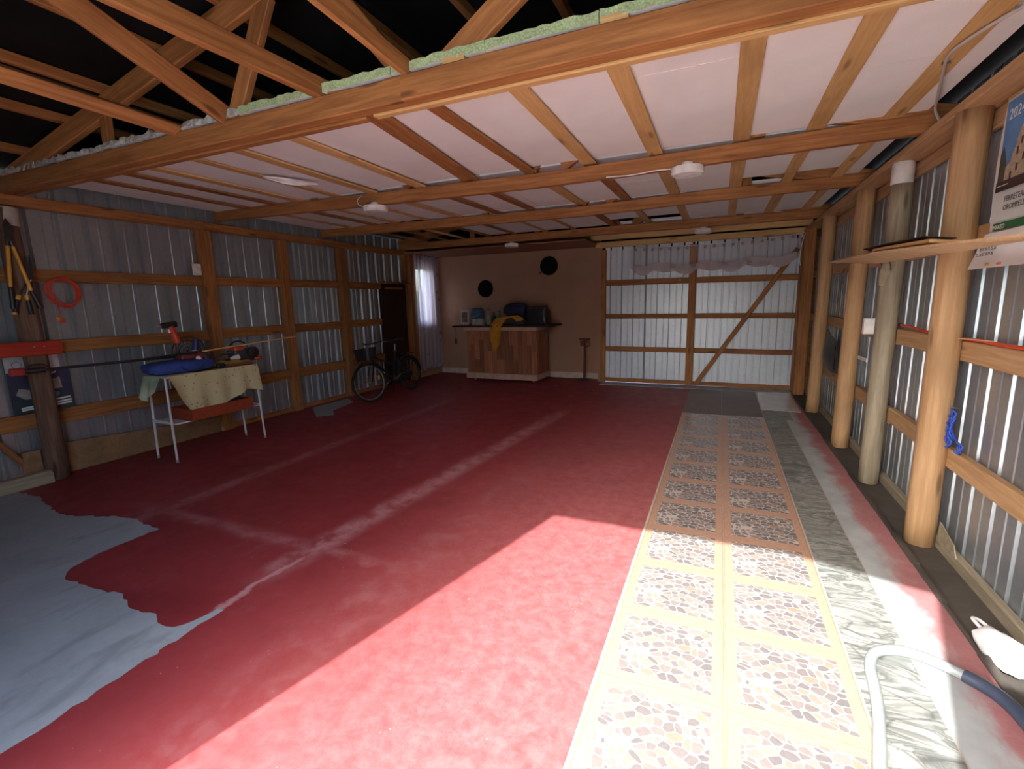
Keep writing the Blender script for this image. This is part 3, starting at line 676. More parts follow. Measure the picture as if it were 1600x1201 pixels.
def spline(pts, k=6):
    pts = [Vector(p) for p in pts]; out = []
    for i in range(len(pts)-1):
        p0, p1, p2, p3 = pts[max(i-1, 0)], pts[i], pts[i+1], pts[min(i+2, len(pts)-1)]
        for j in range(k):
            t = j/k; out.append(0.5*((2*p1)+(p2-p0)*t+(2*p0-5*p1+4*p2-p3)*t*t+(3*p1-p0-3*p2+p3)*t**3))
    out.append(pts[-1]); return out

# ---- round ceiling lights
def ceiling_light(loc, label, cable):
    t = thing('ceiling_light', label, 'ceiling light', loc, 'round white ceiling lights')
    x, y, z = loc
    MB().lathe([(0.10, 0.0), (0.124, -0.006), (0.128, -0.02), (0.128, -0.052), (0.120, -0.060)], loc, 32).build('housing', P_WHITE, t, True)
    MB().lathe([(0.118, -0.0601), (0.112, -0.066), (0.0, -0.068)], loc, 32).build('diffuser', plain('frosted_diffuser', (0.80, 0.78, 0.76), 0.25), t, True)
    MB().lathe([(0.05, 0.03), (0.05, 0.0)], loc, 16).build('mount', P_WHITE, t, True)
    if cable: MB().tube(spline(cable), 0.004, 6).build('cable', P_WHITE, t, True)
ceiling_light((-0.30, 4.32, 2.637), 'round white ceiling light with a pale cable running left along its beam', [(-0.40, 4.285, 2.625), (-0.55, 4.28, 2.628), (-0.75, 4.285, 2.618), (-0.95, 4.283, 2.626)])
ceiling_light((-3.43, 4.31, 2.637), 'round white ceiling light with a looped cable on the left half of its beam', [(-3.53, 4.275, 2.62), (-3.62, 4.27, 2.66), (-3.63, 4.27, 2.71), (-3.58, 4.275, 2.745)])
ceiling_light((-0.30, 8.17, 2.628), 'small-looking round white ceiling light above the lace valance of the gate', None)
ceiling_light((-3.52, 8.17, 2.628), 'round white ceiling light in front of the peach nook', None)

# ---- torn piece of white foam caught under the ceiling
mb = MB()
def torn(u, v): return (-3.86+0.22*u+0.02*math.sin(7*v), 3.30+0.42*u-0.05*math.sin(3.1*u)+0.09*(v-.5)*math.sin(math.pi*min(1, u*1.1+.05)), 2.766-0.035*math.sin(math.pi*u)*(v)-0.012*v)
mb.sheet(torn, 12, 4, 0.004); tag(mb.build('torn_foam', plain('bright_foam', (0.86, 0.86, 0.85), 0.5), None, True), 'torn white scrap hanging below the foam ceiling at upper left', 'foam scrap')

# ---- pale cable stapled across the ceiling at the upper right
t = thing('cable', 'pale bent cable running along the ceiling at the upper right', 'cable', (1.2, 4.2, 2.66))
MB().tube(spline([(1.30, 4.27, 2.67), (1.235, 4.22, 2.765), (1.15, 3.92, 2.768), (1.06, 3.58, 2.768), (1.0, 3.34, 2.768), (1.005, 3.20, 2.768), (1.06, 3.02, 2.768), (1.16, 2.78, 2.768), (1.25, 2.50, 2.768), (1.27, 2.42, 2.75)], 6), 0.0085, 8).build('sheath', plain('grey_cable', (0.50, 0.47, 0.43), 0.45), t, True)
for p in ((1.02, 3.42, 2.772), (1.10, 2.92, 2.772)): MB().box(p, (0.035, 0.012, 0.012)).build('staple', P_STEEL, t)

# ---- warped shelf board on the right wall and the boards lying on it
def shelf(u, v):
    y = 2.2+3.75*u
    zi = float(np.interp(y, [2.2, 2.4, 3.3, 4.2, 5.2, 5.95], [1.795, 1.80, 1.845, 1.885, 1.91, 1.925])); zo = float(np.interp(y, [2.2, 3.9, 5.0, 5.95], [1.815, 1.832, 1.848, 1.915]))
    return (1.0+0.185*v, y, zi*(1-v)+zo*v)
o = MB().sheet(shelf, 24, 4, -0.012).build('shelf_board', M_PLY, None, True); tag(o, 'long warped plywood shelf board across the right wall posts', 'shelf board')
def shelf2(u, v):
    y = 2.2+1.5*u; p = shelf((y-2.2)/3.75, v); return (p[0]+0.01, y-0.15*v, p[2]-0.011)
tag(MB().sheet(shelf2, 10, 3, -0.008).build('shelf_board', M_PLY, None, True), 'shorter plywood strip under the near end of the warped shelf', 'shelf board')
bd = [((1.03, 3.45), (1.17, 4.75), 0.006, M_DARKWOOD, 'thin dark board on top of the boards on the warped shelf', 0.052), ((1.02, 3.35), (1.15, 4.45), 0.018, M_BATTEN, 'pale offcut lying flat on the warped shelf', 0.016), ((1.06, 3.5), (1.16, 4.2), 0.016, M_BEAM, 'reddish offcut stacked on the warped shelf under the dark board', 0.034)]
for (a, b, th, m, lab, dz) in bd:
    def f(u, v): 
        y = a[1]+(b[1]-a[1])*u; p = shelf((y-2.2)/3.75, ((a[0]+(b[0]-a[0])*v)-1.0)/0.185); return (p[0], y, p[2]+dz)
    tag(MB().sheet(f, 10, 2, th).build('board', m), lab, 'board', 'boards on the warped shelf')

# ---- wall calendar by the near right post
cal = thing('wall_calendar', 'paper wall calendar with a stone building photo by the near right post', 'calendar', (1.34, 3.25, 1.72))
CX = 1.338
def cal_sheet(u, v):
    z = 2.58-0.70*u; y = 3.535-0.62*v
    return (CX-0.012*math.sin(math.pi*u), y, z)
MB().sheet(cal_sheet, 8, 4, 0.0015).build('top_page', P_PAPER, cal, True)
def cal_low(u, v):
    z = 1.90-0.185*u; y = 3.53+0.075*u*(1-v)-0.62*v
    return (CX-0.02-0.03*u, y, z)
MB().sheet(cal_low, 6, 4, 0.0015).build('date_block', P_PAPER, cal, True)
def flat(name, pts, mat, x, parent):       # print on the calendar: pts are (y, z)
    n = len(pts); return MB().add([(x, y, z) for y, z in pts] + [(x+0.0008, y, z) for y, z in pts], [tuple(range(n)), tuple(range(n, 2*n))[::-1]] + [(i, (i+1) % n, n+(i+1) % n, n+i) for i in range(n)]).build(name, mat, parent)
K_SKY = plain('print_sky', (0.10, 0.27, 0.56), 0.5); K_TREE = plain('print_trees', (0.055, 0.06, 0.045), 0.5); K_STONE = plain('print_stone', (0.50, 0.40, 0.28), 0.5, 0, 0.25, 40)
K_DARK = plain('print_dark', (0.05, 0.025, 0.025), 0.5); K_GREEN = plain('print_green', (0.02, 0.15, 0.05), 0.5); K_YEL = plain('print_yellow', (0.75, 0.55, 0.03), 0.5); K_ORG = plain('print_orange', (0.75, 0.22, 0.05), 0.5); K_INK = plain('print_ink', (0.10, 0.10, 0.10), 0.6)
X1 = CX-0.018
pic = flat('photo_print', [(3.485, 2.55), (2.95, 2.55), (2.95, 2.13), (3.485, 2.13)], K_SKY, X1, cal)
flat('tree_print', [(3.485, 2.30), (3.46, 2.33), (3.44, 2.29), (3.42, 2.24), (3.40, 2.13), (3.485, 2.13)], K_TREE, X1-0.001, pic)
flat('building_print', [(3.42, 2.13), (3.42, 2.22), (3.38, 2.24), (3.36, 2.30), (3.345, 2.30), (3.335, 2.36), (3.31, 2.40), (3.285, 2.40), (3.28, 2.34), (3.2, 2.36), (3.15, 2.43), (3.1, 2.34), (2.95, 2.33), (2.95, 2.13)], K_STONE, X1-0.0015, pic)
for y, z in ((3.33, 2.30), (3.30, 2.34), (3.37, 2.19), (3.32, 2.22), (3.27, 2.26), (3.22, 2.2)): flat('building_window', [(y, z), (y-.015, z), (y-.015, z-.035), (y, z-.035)], K_DARK, X1-0.0025, pic)
flat('caption_band', [(3.487, 2.155), (2.95, 2.155), (2.95, 2.105), (3.487, 2.105)], K_DARK, X1-0.003, cal)
gb = flat('month_band', [(3.475, 1.945), (2.95, 1.945), (2.95, 1.908), (3.475, 1.908)], K_GREEN, X1+0.004, cal)
def text(name, s, loc, size, mat, parent, ex=0.0006):
    """lettering facing -X (towards the room), reading along -Y"""
    cu = bpy.data.curves.new(name, 'FONT'); cu.body = s; cu.size = size; cu.extrude = ex; cu.resolution_u = 2
    to = bpy.data.objects.new('tmp', cu); COL.objects.link(to); dg = bpy.context.evaluated_depsgraph_get()
    me = bpy.data.meshes.new_from_object(to.evaluated_get(dg)); bpy.data.objects.remove(to); me.name = name
    me.materials.clear(); me.materials.append(mat); o = bpy.data.objects.new(name, me)
    mw = Matrix(((0, 0, -1, loc[0]), (-1, 0, 0, loc[1]), (0, 1, 0, loc[2]), (0, 0, 0, 1))); return place(o, mw, parent)
text('year_lettering', '2024', (X1-0.003, 3.45, 2.455), 0.075, P_PAPER, cal)
text('shop_lettering', 'FERRETERIA', (X1-0.002, 3.385, 2.045), 0.040, K_INK, cal)
text('shop_lettering', 'OROMPELLO', (X1-0.002, 3.385, 2.003), 0.040, K_INK, cal)
text('month_lettering', 'MARZO', (X1+0.002, 3.465, 1.914), 0.032, P_PAPER, gb)
flat('caption_line', [(3.47, 2.134), (3.36, 2.134), (3.36, 2.130), (3.47, 2.130)], P_PAPER, X1-0.006, cal)
for r, (row, z) in enumerate((('18 19 20 21 22 23', 1.808), ('25 26 27 28 29 30', 1.780))): text('date_row', row, (CX-0.047-0.005*r, 3.50+0.012*r, z), 0.024, K_INK, cal)
for y, m in ((3.41, K_YEL), (3.29, K_ORG)): flat('sponsor_mark', [(y, 1.737), (y-.045, 1.737), (y-.045, 1.726), (y, 1.726)], m, CX-0.051, cal)
lumber('hanging_strip', (CX-0.004, 3.53, 2.58), (CX-0.004, 2.92, 2.58), 0.006, 0.012, M_BATTEN, cal)

# ---- small fittings on the right wall
t = thing('junction_box', 'small white junction box on the far side of the grey post', 'junction box', (1.18, 4.985, 1.24))
MB().rbox((1.178, 4.985, 1.318), (0.085, 0.06, 0.135), 0.006).build('box', P_WHITE, t); MB().rbox((1.178, 4.950, 1.318), (0.075, 0.012, 0.12), 0.004).build('cover', P_WHITE, t)
MB().mm((1.17, 4.99, 1.27), (1.215, 5.02, 1.36)).build('back_plate', P_WHITE, t)
tag(lumber('white_lath', (1.335, 5.60, 0.95), (1.335, 6.70, 0.93), 0.01, 0.036, P_WHITE, None), 'short white lath crossing behind the round post', 'lath')
mb = MB()
def pan(u, v): return (1.325-0.05*math.sin(math.pi*u)*math.sin(math.pi*v)-0.01*math.sin(5*u), 6.93+0.62*u+0.05*math.sin(math.pi*v)*(1-u), 0.632+0.50*v-0.10*v*(1-u))
tag(mb.sheet(pan, 12, 10, 0.012).build('leaning_sheet', plain('dark_rubber', (0.035, 0.037, 0.04), 0.38), None, True), 'dark bulging plastic panel leaning on the girt between two round posts', 'panel')
t = thing('hanging_chain', 'short dark chain hanging from the upper girt beside the far round post', 'chain', (1.335, 6.95, 1.68))
for i in range(7):
    c = Vector((1.338, 6.95, 1.87-0.028*i)); P_ = [c+(Vector((0.0, 0.008*math.cos(a), 0.017*math.sin(a))) if i % 2 else Vector((0.008*math.cos(a), 0.0, 0.017*math.sin(a)))) for a in np.linspace(0, 6.28, 11)[:-1]]
    MB().tube(P_, 0.003, 5, closed=True).build('chain_link', P_DSTEEL, t, True)
# orange cable on the middle girt
t = thing('orange_hose', 'orange hose lying along the middle girt of the right wall', 'hose', (1.36, 4.0, 1.31))
MB().tube(spline([(1.357, 4.83, 1.335), (1.357, 4.60, 1.332), (1.357, 4.30, 1.318), (1.36, 3.95, 1.313), (1.363, 3.70, 1.312), (1.357, 3.50, 1.318), (1.357, 3.25, 1.314), (1.357, 2.9, 1.32), (1.357, 2.4, 1.313), (1.357, 2.0, 1.316)], 5), 0.0105, 8).build('hose', plain('orange_rubber', (0.66, 0.08, 0.03), 0.5), t, True)
MB().tube([(1.357, 4.83, 1.335), (1.357, 4.86, 1.336)], 0.014, 8).build('end_fitting', P_BLACK, t, True)
mb = MB(); mb.add([(1.30, 3.78, 1.318), (1.352, 3.35, 1.33), (1.352, 3.75, 1.315), (1.30, 3.78, 1.312), (1.352, 3.35, 1.324), (1.352, 3.75, 1.309)], [(0,1,2), (5,4,3), (0,3,4,1), (1,4,5,2), (2,5,3,0)])
tag(mb.build('wood_sliver', M_PLY), 'pale plywood sliver jutting over the girt by the near post', 'wood scrap')
# blue rope
t = thing('blue_rope', 'tangled blue rope hanging beside the near right post', 'rope', (1.33, 3.62, 0.64))
rr = random.Random(5); P_ROPE = plain('blue_rope', (0.02, 0.07, 0.42), 0.6)
MB().tube(spline([(1.335, 3.665, 0.90), (1.33, 3.66, 0.87), (1.325, 3.64, 0.80), (1.33, 3.61, 0.745), (1.335, 3.57, 0.71), (1.335, 3.53, 0.70), (1.335, 3.50, 0.655)], 6), 0.006, 6).build('strand', P_ROPE, t, True)
for k in range(5):
    c = Vector((1.332-0.004*k, 3.655-0.008*k, 0.84-0.035*k)); pts = [c+Vector((0.010*math.sin(3*a+k), 0.022*math.cos(a)*(1+.3*math.sin(k)), 0.045*math.sin(a))) for a in np.linspace(0, 6.0, 16)]
    MB().tube(pts, 0.006, 6).build('loop', P_ROPE, t, True)
pts = [Vector((1.336+0.01*math.sin(3*a), 3.53+0.022*math.cos(a), 0.675+0.035*math.sin(a))) for a in np.linspace(0, 6.0, 16)]
MB().tube(pts, 0.006, 6).build('loop', P_ROPE, t, True)
MB().tube([(1.36, 3.655, 0.895), (1.318, 3.655, 0.90)], 0.003, 6).build('nail', P_STEEL, t)

# ---- grey hose on the floor, lower right
t = thing('floor_hose', 'bent pale grey hose with dark sleeve lying on the floor at lower right', 'hose', (0.7, 2.2, 0.006))
HP = [(0.40, 1.05, .03), (0.47, 1.35, .03), (0.535, 1.60, .03), (0.585, 1.80, .03), (0.625, 1.98, .03), (0.645, 2.12, .03), (0.66, 2.24, .03), (0.70, 2.335, .03), (0.78, 2.385, .03), (0.87, 2.385, .03), (0.955, 2.35, .027), (1.02, 2.305, .026)]
MB().tube(spline(HP, 6), 0.0215, 14).build('hose', plain('pale_grey_hose', (0.27, 0.315, 0.32), 0.35), t, True)
MB().tube(spline([(1.0, 2.32, .027), (1.05, 2.275, .028), (1.085, 2.215, .03), (1.105, 2.13, .03), (1.11, 2.0, .03), (1.10, 1.8, .03), (1.08, 1.55, .03)], 6), [0.026]*2+[0.027]*35, 14).build('sleeve', plain('dark_blue_sleeve', (0.045, 0.06, 0.10), 0.45), t, True)

# ---- white plastic bag in the patch of sun by the wall
wbg = thing('plastic_bag', 'white plastic bag lying in sunlight by the right wall at the lower right', 'bag', (1.27, 2.56, -0.035))
rr = random.Random(21); ph = [rr.uniform(0, 6) for _ in range(6)]
def bagf(u, v):
    a = 2*math.pi*u; t_ = math.pi*v; q = math.sin(t_)**.7; k = 1+0.10*math.sin(4*a+ph[0]+2*t_)+0.06*math.sin(9*a+ph[1])
    return (1.245+0.095*math.cos(a)*q*k, 2.58+0.15*math.sin(a)*q*k, -0.034+0.085*(1-math.cos(t_))/2*(1+0.2*math.sin(2*a+ph[2])))
MB().sheet(bagf, 28, 14).build('bag_body', plain('white_polythene', (0.85, 0.86, 0.85), 0.35), wbg, True)
MB().tube(spline([(1.20, 2.70, 0.03), (1.18, 2.745, 0.05), (1.215, 2.765, 0.035), (1.24, 2.71, 0.03)], 5), 0.008, 6).build('bag_handle', plain('white_polythene', (0.85, 0.86, 0.85), 0.35), wbg, True)

# ---- curtain on the nook window
def m_sheer(name, c, transp, pattern=True):
    t = NT(name); nt = t.t; o = t.coord()
    tr = t.node('ShaderNodeBsdfTransparent'); tl = t.node('ShaderNodeBsdfTranslucent'); df = t.node('ShaderNodeBsdfDiffuse')
    col = c
    v = t.voro(t.mapping(o, (3.2, 3.2, 3.2)), 1.0, 'F1'); spot = t.math('SUBTRACT', 1.0, t.step(v, 0.12, 0.17))
    for b in (tl, df): t.link(t.mix(t.math('MULTIPLY', spot, 0.7 if pattern else 0.0), c, tuple(x*0.25 for x in c)), b.inputs['Color'])
    m1 = t.node('ShaderNodeMixShader'); m1.inputs[0].default_value = 0.5; t.link(tl.outputs[0], m1.inputs[1]); t.link(df.outputs[0], m1.inputs[2])
    m2 = t.node('ShaderNodeMixShader'); m2.inputs[0].default_value = 1-transp; t.link(tr.outputs[0], m2.inputs[1]); t.link(m1.outputs[0], m2.inputs[2]); t.link(m2.outputs[0], t.out.inputs[0]); return t.m
M_SHEER = m_sheer('sheer_curtain', (0.64, 0.59, 0.68), 0.10)
cu = thing('curtain', 'long sheer white curtain with leaf print over the nook window', 'curtain', (-5.86, 8.97, 0.15))
def curt(u, v):
    y = 8.47+0.93*u + 0.02*math.sin(3*v); fold = 0.022*math.sin(u*38)*(0.4+0.6*v)+0.012*math.sin(u*17+2*v)
    return (-5.865+fold, y, 2.63-2.42*v+0.02*math.sin(u*30)*v)
MB().sheet(curt, 72, 12).build('drape', M_SHEER, cu, True)
MB().tube([(-5.865, 8.42, 2.60), (-5.865, 9.43, 2.60)], 0.008, 8).build('rod', P_DSTEEL, cu, True)
for i in range(7): MB().tube([(p[0]-5.865, 8.52+i*0.14, p[1]+2.60) for p in [(0.014*math.cos(a), 0.014*math.sin(a)) for a in np.linspace(0, 6.28, 11)[:-1]]], 0.003, 5, closed=True).build('ring', P_DSTEEL, cu, True)
def fringe(u, v):
    return (-5.865+0.02*math.sin(u*60)*v+0.022*math.sin(u*38), 8.47+0.93*u, 0.235-0.085*v*(0.7+0.3*math.sin(u*70)))
MB().sheet(fringe, 60, 3).build('fringe', M_SHEER, cu, True)

# ---- lace valance over the gate
M_LACE = m_sheer('lace', (0.66, 0.60, 0.62), 0.72, False); M_LACE2 = m_sheer('lace_flowers', (0.82, 0.74, 0.76), 0.12, False)
va = thing('lace_valance', 'sheer lace valance with ruffled hem strung across the back gate', 'valance', (-0.2, 8.98, 2.06))
def vtop(u): return 2.50-0.035*math.sin(math.pi*u)+0.05*u*u-0.01
def val(u, v): return (-1.54+2.66*u, 8.985+0.012*math.sin(u*60)*v, vtop(u)-0.36*v)
MB().sheet(val, 80, 6).build('lace', M_LACE, va, True)
def ruff(u, v): return (-1.50+2.58*u, 8.975-0.02*math.sin(u*90)*v-0.01*math.sin(u*41), vtop(u)-0.29-0.17*v*(0.62+0.38*abs(math.sin(u*14*math.pi/2)))-0.03*math.sin(u*23))
MB().sheet(ruff, 120, 5).build('ruffle', M_LACE2, va, True)
MB().tube([(-1.56, 8.985, vtop(0)+.005)]+[(-1.54+2.66*u, 8.985, vtop(u)+.005) for u in np.linspace(0, 1, 14)]+[(1.155, 8.985, vtop(1)+.03)], 0.006, 6).build('string', P_WHITE, va, True)
for i in range(18):
    u = (i+0.7)/18.5; MB().mm((-1.54+2.66*u-0.022, 8.966, vtop(u)-0.055), (-1.54+2.66*u+0.022, 8.969, vtop(u)-0.012)).build('tab', plain('mauve_ribbon', (0.30, 0.21, 0.22), 0.7), va)
tag(MB().tube(spline([(1.16, 8.88, 2.55), (1.12, 8.885, 2.35), (1.11, 8.885, 2.15), (1.125, 8.885, 2.05)], 6), 0.007, 6).build('loose_cord', P_WHITE, None, True), 'thin white cord hanging at the right end of the lace valance', 'cord')

# ---- two black round plates on the peach wall
for x, z, r, lab in ((-4.71, 1.88, 0.185, 'round black plate on the peach wall above the counter'), (-3.25, 2.295, 0.19, 'round black plate high on the peach wall with a small spike at its rim')):
    t = thing('wall_plate', lab, 'plate', (x, 9.44, z-r), 'black plates on the peach wall')
    MB().lathe([(r*0.9, -0.004), (r, -0.018), (r*0.97, -0.024), (r*0.62, -0.014), (r*0.55, -0.030), (0.0, -0.038)], (x, 9.448, z), 36, 'Y').build('disc', plain('black_lacquer', (0.006, 0.006, 0.006), 0.8, 0, 0.1, 9, 0.1), t, True)
    if z > 2: MB().tube([(x-r*0.72, 9.425, z-r*0.55), (x-r*1.12, 9.42, z-r*0.80)], [0.02, 0.004], 8).build('spike', P_BLACK, t, True)

# ---- iron stand by the gate
t = thing('iron_stand', 'slim rusty iron stand with a T top by the peach wall', 'stand', (-2.445, 9.2, 0.0))
MB().rbox((-2.445, 9.2, 0.02), (0.24, 0.16, 0.04), 0.02).build('base', P_DSTEEL, t)
MB().tube([(-2.445, 9.2, 0.03), (-2.44, 9.2, 0.45), (-2.445, 9.2, 0.82)], [0.024, 0.020, 0.016], 10).build('pole', P_RUST, t, True)
MB().rbox((-2.445, 9.2, 0.828), (0.22, 0.06, 0.03), 0.012).build('top_plate', P_RUST, t)
MB().tube([(-2.38+0.06*math.cos(a), 9.17, 0.735+0.055*math.sin(a)) for a in np.linspace(0, 6.28, 17)[:-1]], 0.009, 6, closed=True).build('ring', P_RUST, t, True)
MB().rbox((-2.475, 9.19, 0.74), (0.09, 0.06, 0.09), 0.012).build('clamp', P_RUST, t)

# ---- bar counter
co = thing('bar_counter', 'wooden bar counter with parquet front in the peach nook', 'counter', (-4.0, 8.9, 0.0))
X0, X1c, Y0c, Y1c = -4.74, -3.23, 8.56, 9.24
MB().mm((X0, Y0c+.02, 0.07), (X1c, Y1c, 1.10)).build('carcass', M_SOFFIT, co)
M_PARQ = wood('parquet', (0.46, 0.19, 0.10), (0.27, 0.095, 0.05), knots=False, vary=0.75)
rr = random.Random(4); n = 16; w = (X1c-X0)/n
for i in range(n):
    zc = rr.choice((0.45, 0.62, 0.75, 0.85))
    for a, b in ((0.175, zc), (zc+.002, 1.035)): lumber('front_plank', (X0+(i+.5)*w, Y0c+.012, a), (X0+(i+.5)*w, Y0c+.012, b), 0.02, w-.002, M_PARQ, co, up=(1, 0, 0), ch=0.002)
for i in range(6):
    ww = (Y1c-Y0c-.02)/6; lumber('side_plank', (X1c+.006, Y0c+.02+(i+.5)*ww, 0.175), (X1c+.006, Y0c+.02+(i+.5)*ww, 1.035), ww-.002, 0.014, M_PARQ, co, up=(1, 0, 0), ch=0.002)
P_TRIM = plain('pale_pink_trim', (0.55, 0.33, 0.26), 0.5)
MB().mm((X0-.05, Y0c-.03, 1.035), (X1c+.02, Y0c+.0, 1.10)).build('top_trim', P_TRIM, co)
MB().mm((X1c+.014, Y0c-.0, 1.035), (X1c+.03, Y1c, 1.10)).build('top_trim', P_TRIM, co)
MB().mm((X0-.02, Y0c-.03, 0.06), (X1c+.03, Y0c+.0, 0.17)).build('base_trim', P_TRIM, co)
MB().mm((X1c+.014, Y0c, 0.06), (X1c+.03, Y1c, 0.17)).build('base_trim', P_TRIM, co)
MB().mm((X0-.30, Y0c-.06, 1.10), (X1c+.28, Y1c+.10, 1.135)).build('worktop', M_DARKWOOD, co, bevel=0.006)
for x, y in ((X0+.12, Y0c+.1), (X1c-.08, Y0c+.06), (X0+.12, Y1c-.1), (X1c-.08, Y1c-.1)):
    MB().lathe([(0.01, -0.016), (0.034, -0.014), (0.036, 0), (0.034, 0.014), (0.01, 0.016)], (x, y, 0.036), 14, 'X').build('caster', plain('grey_wheel', (0.30, 0.28, 0.27), 0.5), co, True)
CT = 1.135
# things on the counter
t = thing('picture_frame', 'small white framed picture at the left end of the counter', 'picture frame', (-4.93, 8.86, CT))
MB().rbox((-4.93, 8.86, CT+.155), (0.19, 0.025, 0.31), 0.004).build('frame', plain('silver_frame', (0.52, 0.48, 0.44), 0.4), t)
MB().mm((-4.995, 8.846, CT+.05), (-4.865, 8.8475, CT+.26)).build('picture', plain('portrait_print', (0.20, 0.12, 0.11), 0.5, 0, 0.6, 18), t)
MB().mm((-4.94, 8.87, CT), (-4.92, 8.95, CT+.01)).build('strut', P_BLACK, t)
def softbag(name, c, size, mat, label, cat, seed=0, parts=True):
    t = thing(name, label, cat, (c[0], c[1], c[2]-size[2]/2)); rr = random.Random(seed); ph = [rr.uniform(0, 6) for _ in range(5)]
    mb = MB(); nu, nv = 22, 12; P = []
    for i in range(nv+1):
        tt = math.pi*i/nv
        for j in range(nu):
            a = 2*math.pi*j/nu; ca, sa = math.cos(a), math.sin(a); sx = math.copysign(abs(ca)**0.45, ca); sy_ = math.copysign(abs(sa)**0.45, sa); q = abs(math.sin(tt))**0.45
            k = 1+0.06*math.sin(5*a+ph[0])+0.04*math.sin(9*a+3*tt+ph[1])
            z = -math.copysign(abs(math.cos(tt))**0.6, math.cos(tt)); lump = 0.10*math.sin(2*a+ph[2])*(z > 0)
            P.append((c[0]+size[0]/2*sx*q*k, c[1]+size[1]/2*sy_*q*k, c[2]+size[2]/2*max(-1, z*(1+lump))))
    mb.add(P, [(i*nu+j, i*nu+(j+1) % nu, (i+1)*nu+(j+1) % nu, (i+1)*nu+j) for i in range(nv) for j in range(nu)])
    mb.build('body', mat, t, True)
    return t
t = softbag('blue_bag', (-4.64, 8.88, CT+.165), (0.26, 0.20, 0.33), plain('steel_blue_fabric', (0.05, 0.11, 0.20), 0.7), 'crumpled steel blue bag beside the framed picture on the counter', 'bag', 2)
MB().tube(spline([(-4.74, 8.775, CT+.14), (-4.64, 8.765, CT+.175), (-4.54, 8.775, CT+.20)], 6), 0.011, 6).build('strap', plain('light_blue_strap', (0.10, 0.28, 0.42), 0.6), t, True)
t = softbag('navy_bag', (-3.79, 8.95, CT+.30), (0.46, 0.26, 0.24), P_NAVY, 'dark navy bag lying on top of the mustard cloth on the counter', 'bag', 5)
MB().tube(spline([(-3.95, 8.83, CT+.33), (-3.79, 8.80, CT+.36), (-3.62, 8.83, CT+.33)], 6), 0.012, 6).build('handle', P_BLACK, t, True)
t = thing('black_box', 'dark box under the navy bag on the counter', 'box', (-3.79, 8.98, CT)); MB().rbox((-3.79, 8.98, CT+.09), (0.38, 0.22, 0.18), 0.02).build('body', P_DARK, t); MB().rbox((-3.79, 8.98, CT+.178), (0.39, 0.23, 0.02), 0.008).build('lid', P_BLACK, t)
t = thing('television', 'bulky black tube television at the right end of the counter', 'television', (-3.27, 8.90, CT))
MB().rbox((-3.30, 8.86, CT+.18), (0.40, 0.16, 0.36), 0.025).build('front_shell', P_BLACK, t)
MB().add([(-3.47, 8.93, CT+.02), (-3.11, 8.93, CT+.02), (-3.11, 8.93, CT+.34), (-3.47, 8.93, CT+.34), (-3.41, 9.26, CT+.04), (-3.17, 9.26, CT+.04), (-3.17, 9.26, CT+.27), (-3.41, 9.26, CT+.27)], [(0,1,2,3), (7,6,5,4), (0,4,5,1), (1,5,6,2), (2,6,7,3), (3,7,4,0)]).build('back_shell', P_BLACK, t, bevel=0.02)
def scr(u, v): return (-3.465+0.30*u, 8.776-0.012*math.sin(math.pi*u)*math.sin(math.pi*v), CT+.05+0.26*v)
MB().sheet(scr, 8, 8, 0.004).build('screen', plain('dark_glass', (0.010, 0.011, 0.012), 0.4, 0, .1, 9, 0.3), t, True)
MB().mm((-3.15, 8.774, CT+.08), (-3.143, 8.779, CT+.28)).build('silver_strip', P_STEEL, t)
for i in range(3): MB().lathe([(0.008, 0), (0.008, 0.008)], (-3.127, 8.772, CT+.06+i*.03), 8, 'Y').build('button', P_STEEL, t)
for k, (x, sx, h, lab) in enumerate(((-4.60, 0.10, 0.12, 'small pale round tin in front of the steel blue bag'), (-4.465, 0.16, 0.13, 'small pale cardboard box on the counter beside the round tin'))):
    t = thing('pale_box' if k else 'tin', lab, 'box' if k else 'tin', (x, 8.66, CT))
    if k: MB().rbox((x, 8.66, CT+h/2), (sx, 0.11, h), 0.004).build('body', plain('grey_card', (0.33, 0.31, 0.27), 0.7), t); MB().mm((x-sx/2, 8.603, CT+h*.62), (x+sx/2, 8.606, CT+h*.66)).build('flap_line', P_DARK, t)
    else: MB().lathe([(sx*.55, 0), (sx*.6, .01), (sx*.6, h-.02), (sx*.56, h-.015), (sx*.56, h)], (x, 8.66, CT), 18).build('body', plain('grey_card', (0.33, 0.31, 0.27), 0.7), t, True); MB().lathe([(sx*.62, h-.02), (sx*.62, h+.004), (0, h+.006)], (x, 8.66, CT), 18).build('lid', P_STEEL, t, True)
def bottle(x, y, h, r, mat, lab):
    t = thing('bottle', lab, 'bottle', (x, y, CT), 'bottles on the counter')
    MB().lathe([(r*.9, 0), (r, .01), (r, h*.58), (r*.4, h*.76), (r*.34, h*.93)], (x, y, CT), 14).build('body', mat, t, True); MB().lathe([(r*.42, h*.92), (r*.42, h), (0, h+.002)], (x, y, CT), 10).build('cap', P_BLACK, t, True)
bottle(-4.40, 8.90, 0.32, 0.045, plain('pale_bottle', (0.30, 0.29, 0.25), 0.3), 'pale bottle standing between the blue bag and the navy bag')
bottle(-4.25, 8.86, 0.25, 0.05, plain('green_bottle', (0.03, 0.06, 0.05), 0.2), 'short dark green bottle on the counter left of the pink cloth')
bottle(-4.17, 8.95, 0.28, 0.04, plain('teal_bottle', (0.06, 0.13, 0.15), 0.3), 'slim teal bottle behind the pink cloth on the counter')
def pink(u, v): return (-4.22+0.20*u, 8.66+0.16*v, CT+0.006+((0.05+0.09*u)+0.012*math.sin(9*u+4*v))*max(0.0, math.sin(math.pi*v))**.6*(0.6+0.4*math.sin(math.pi*u)))
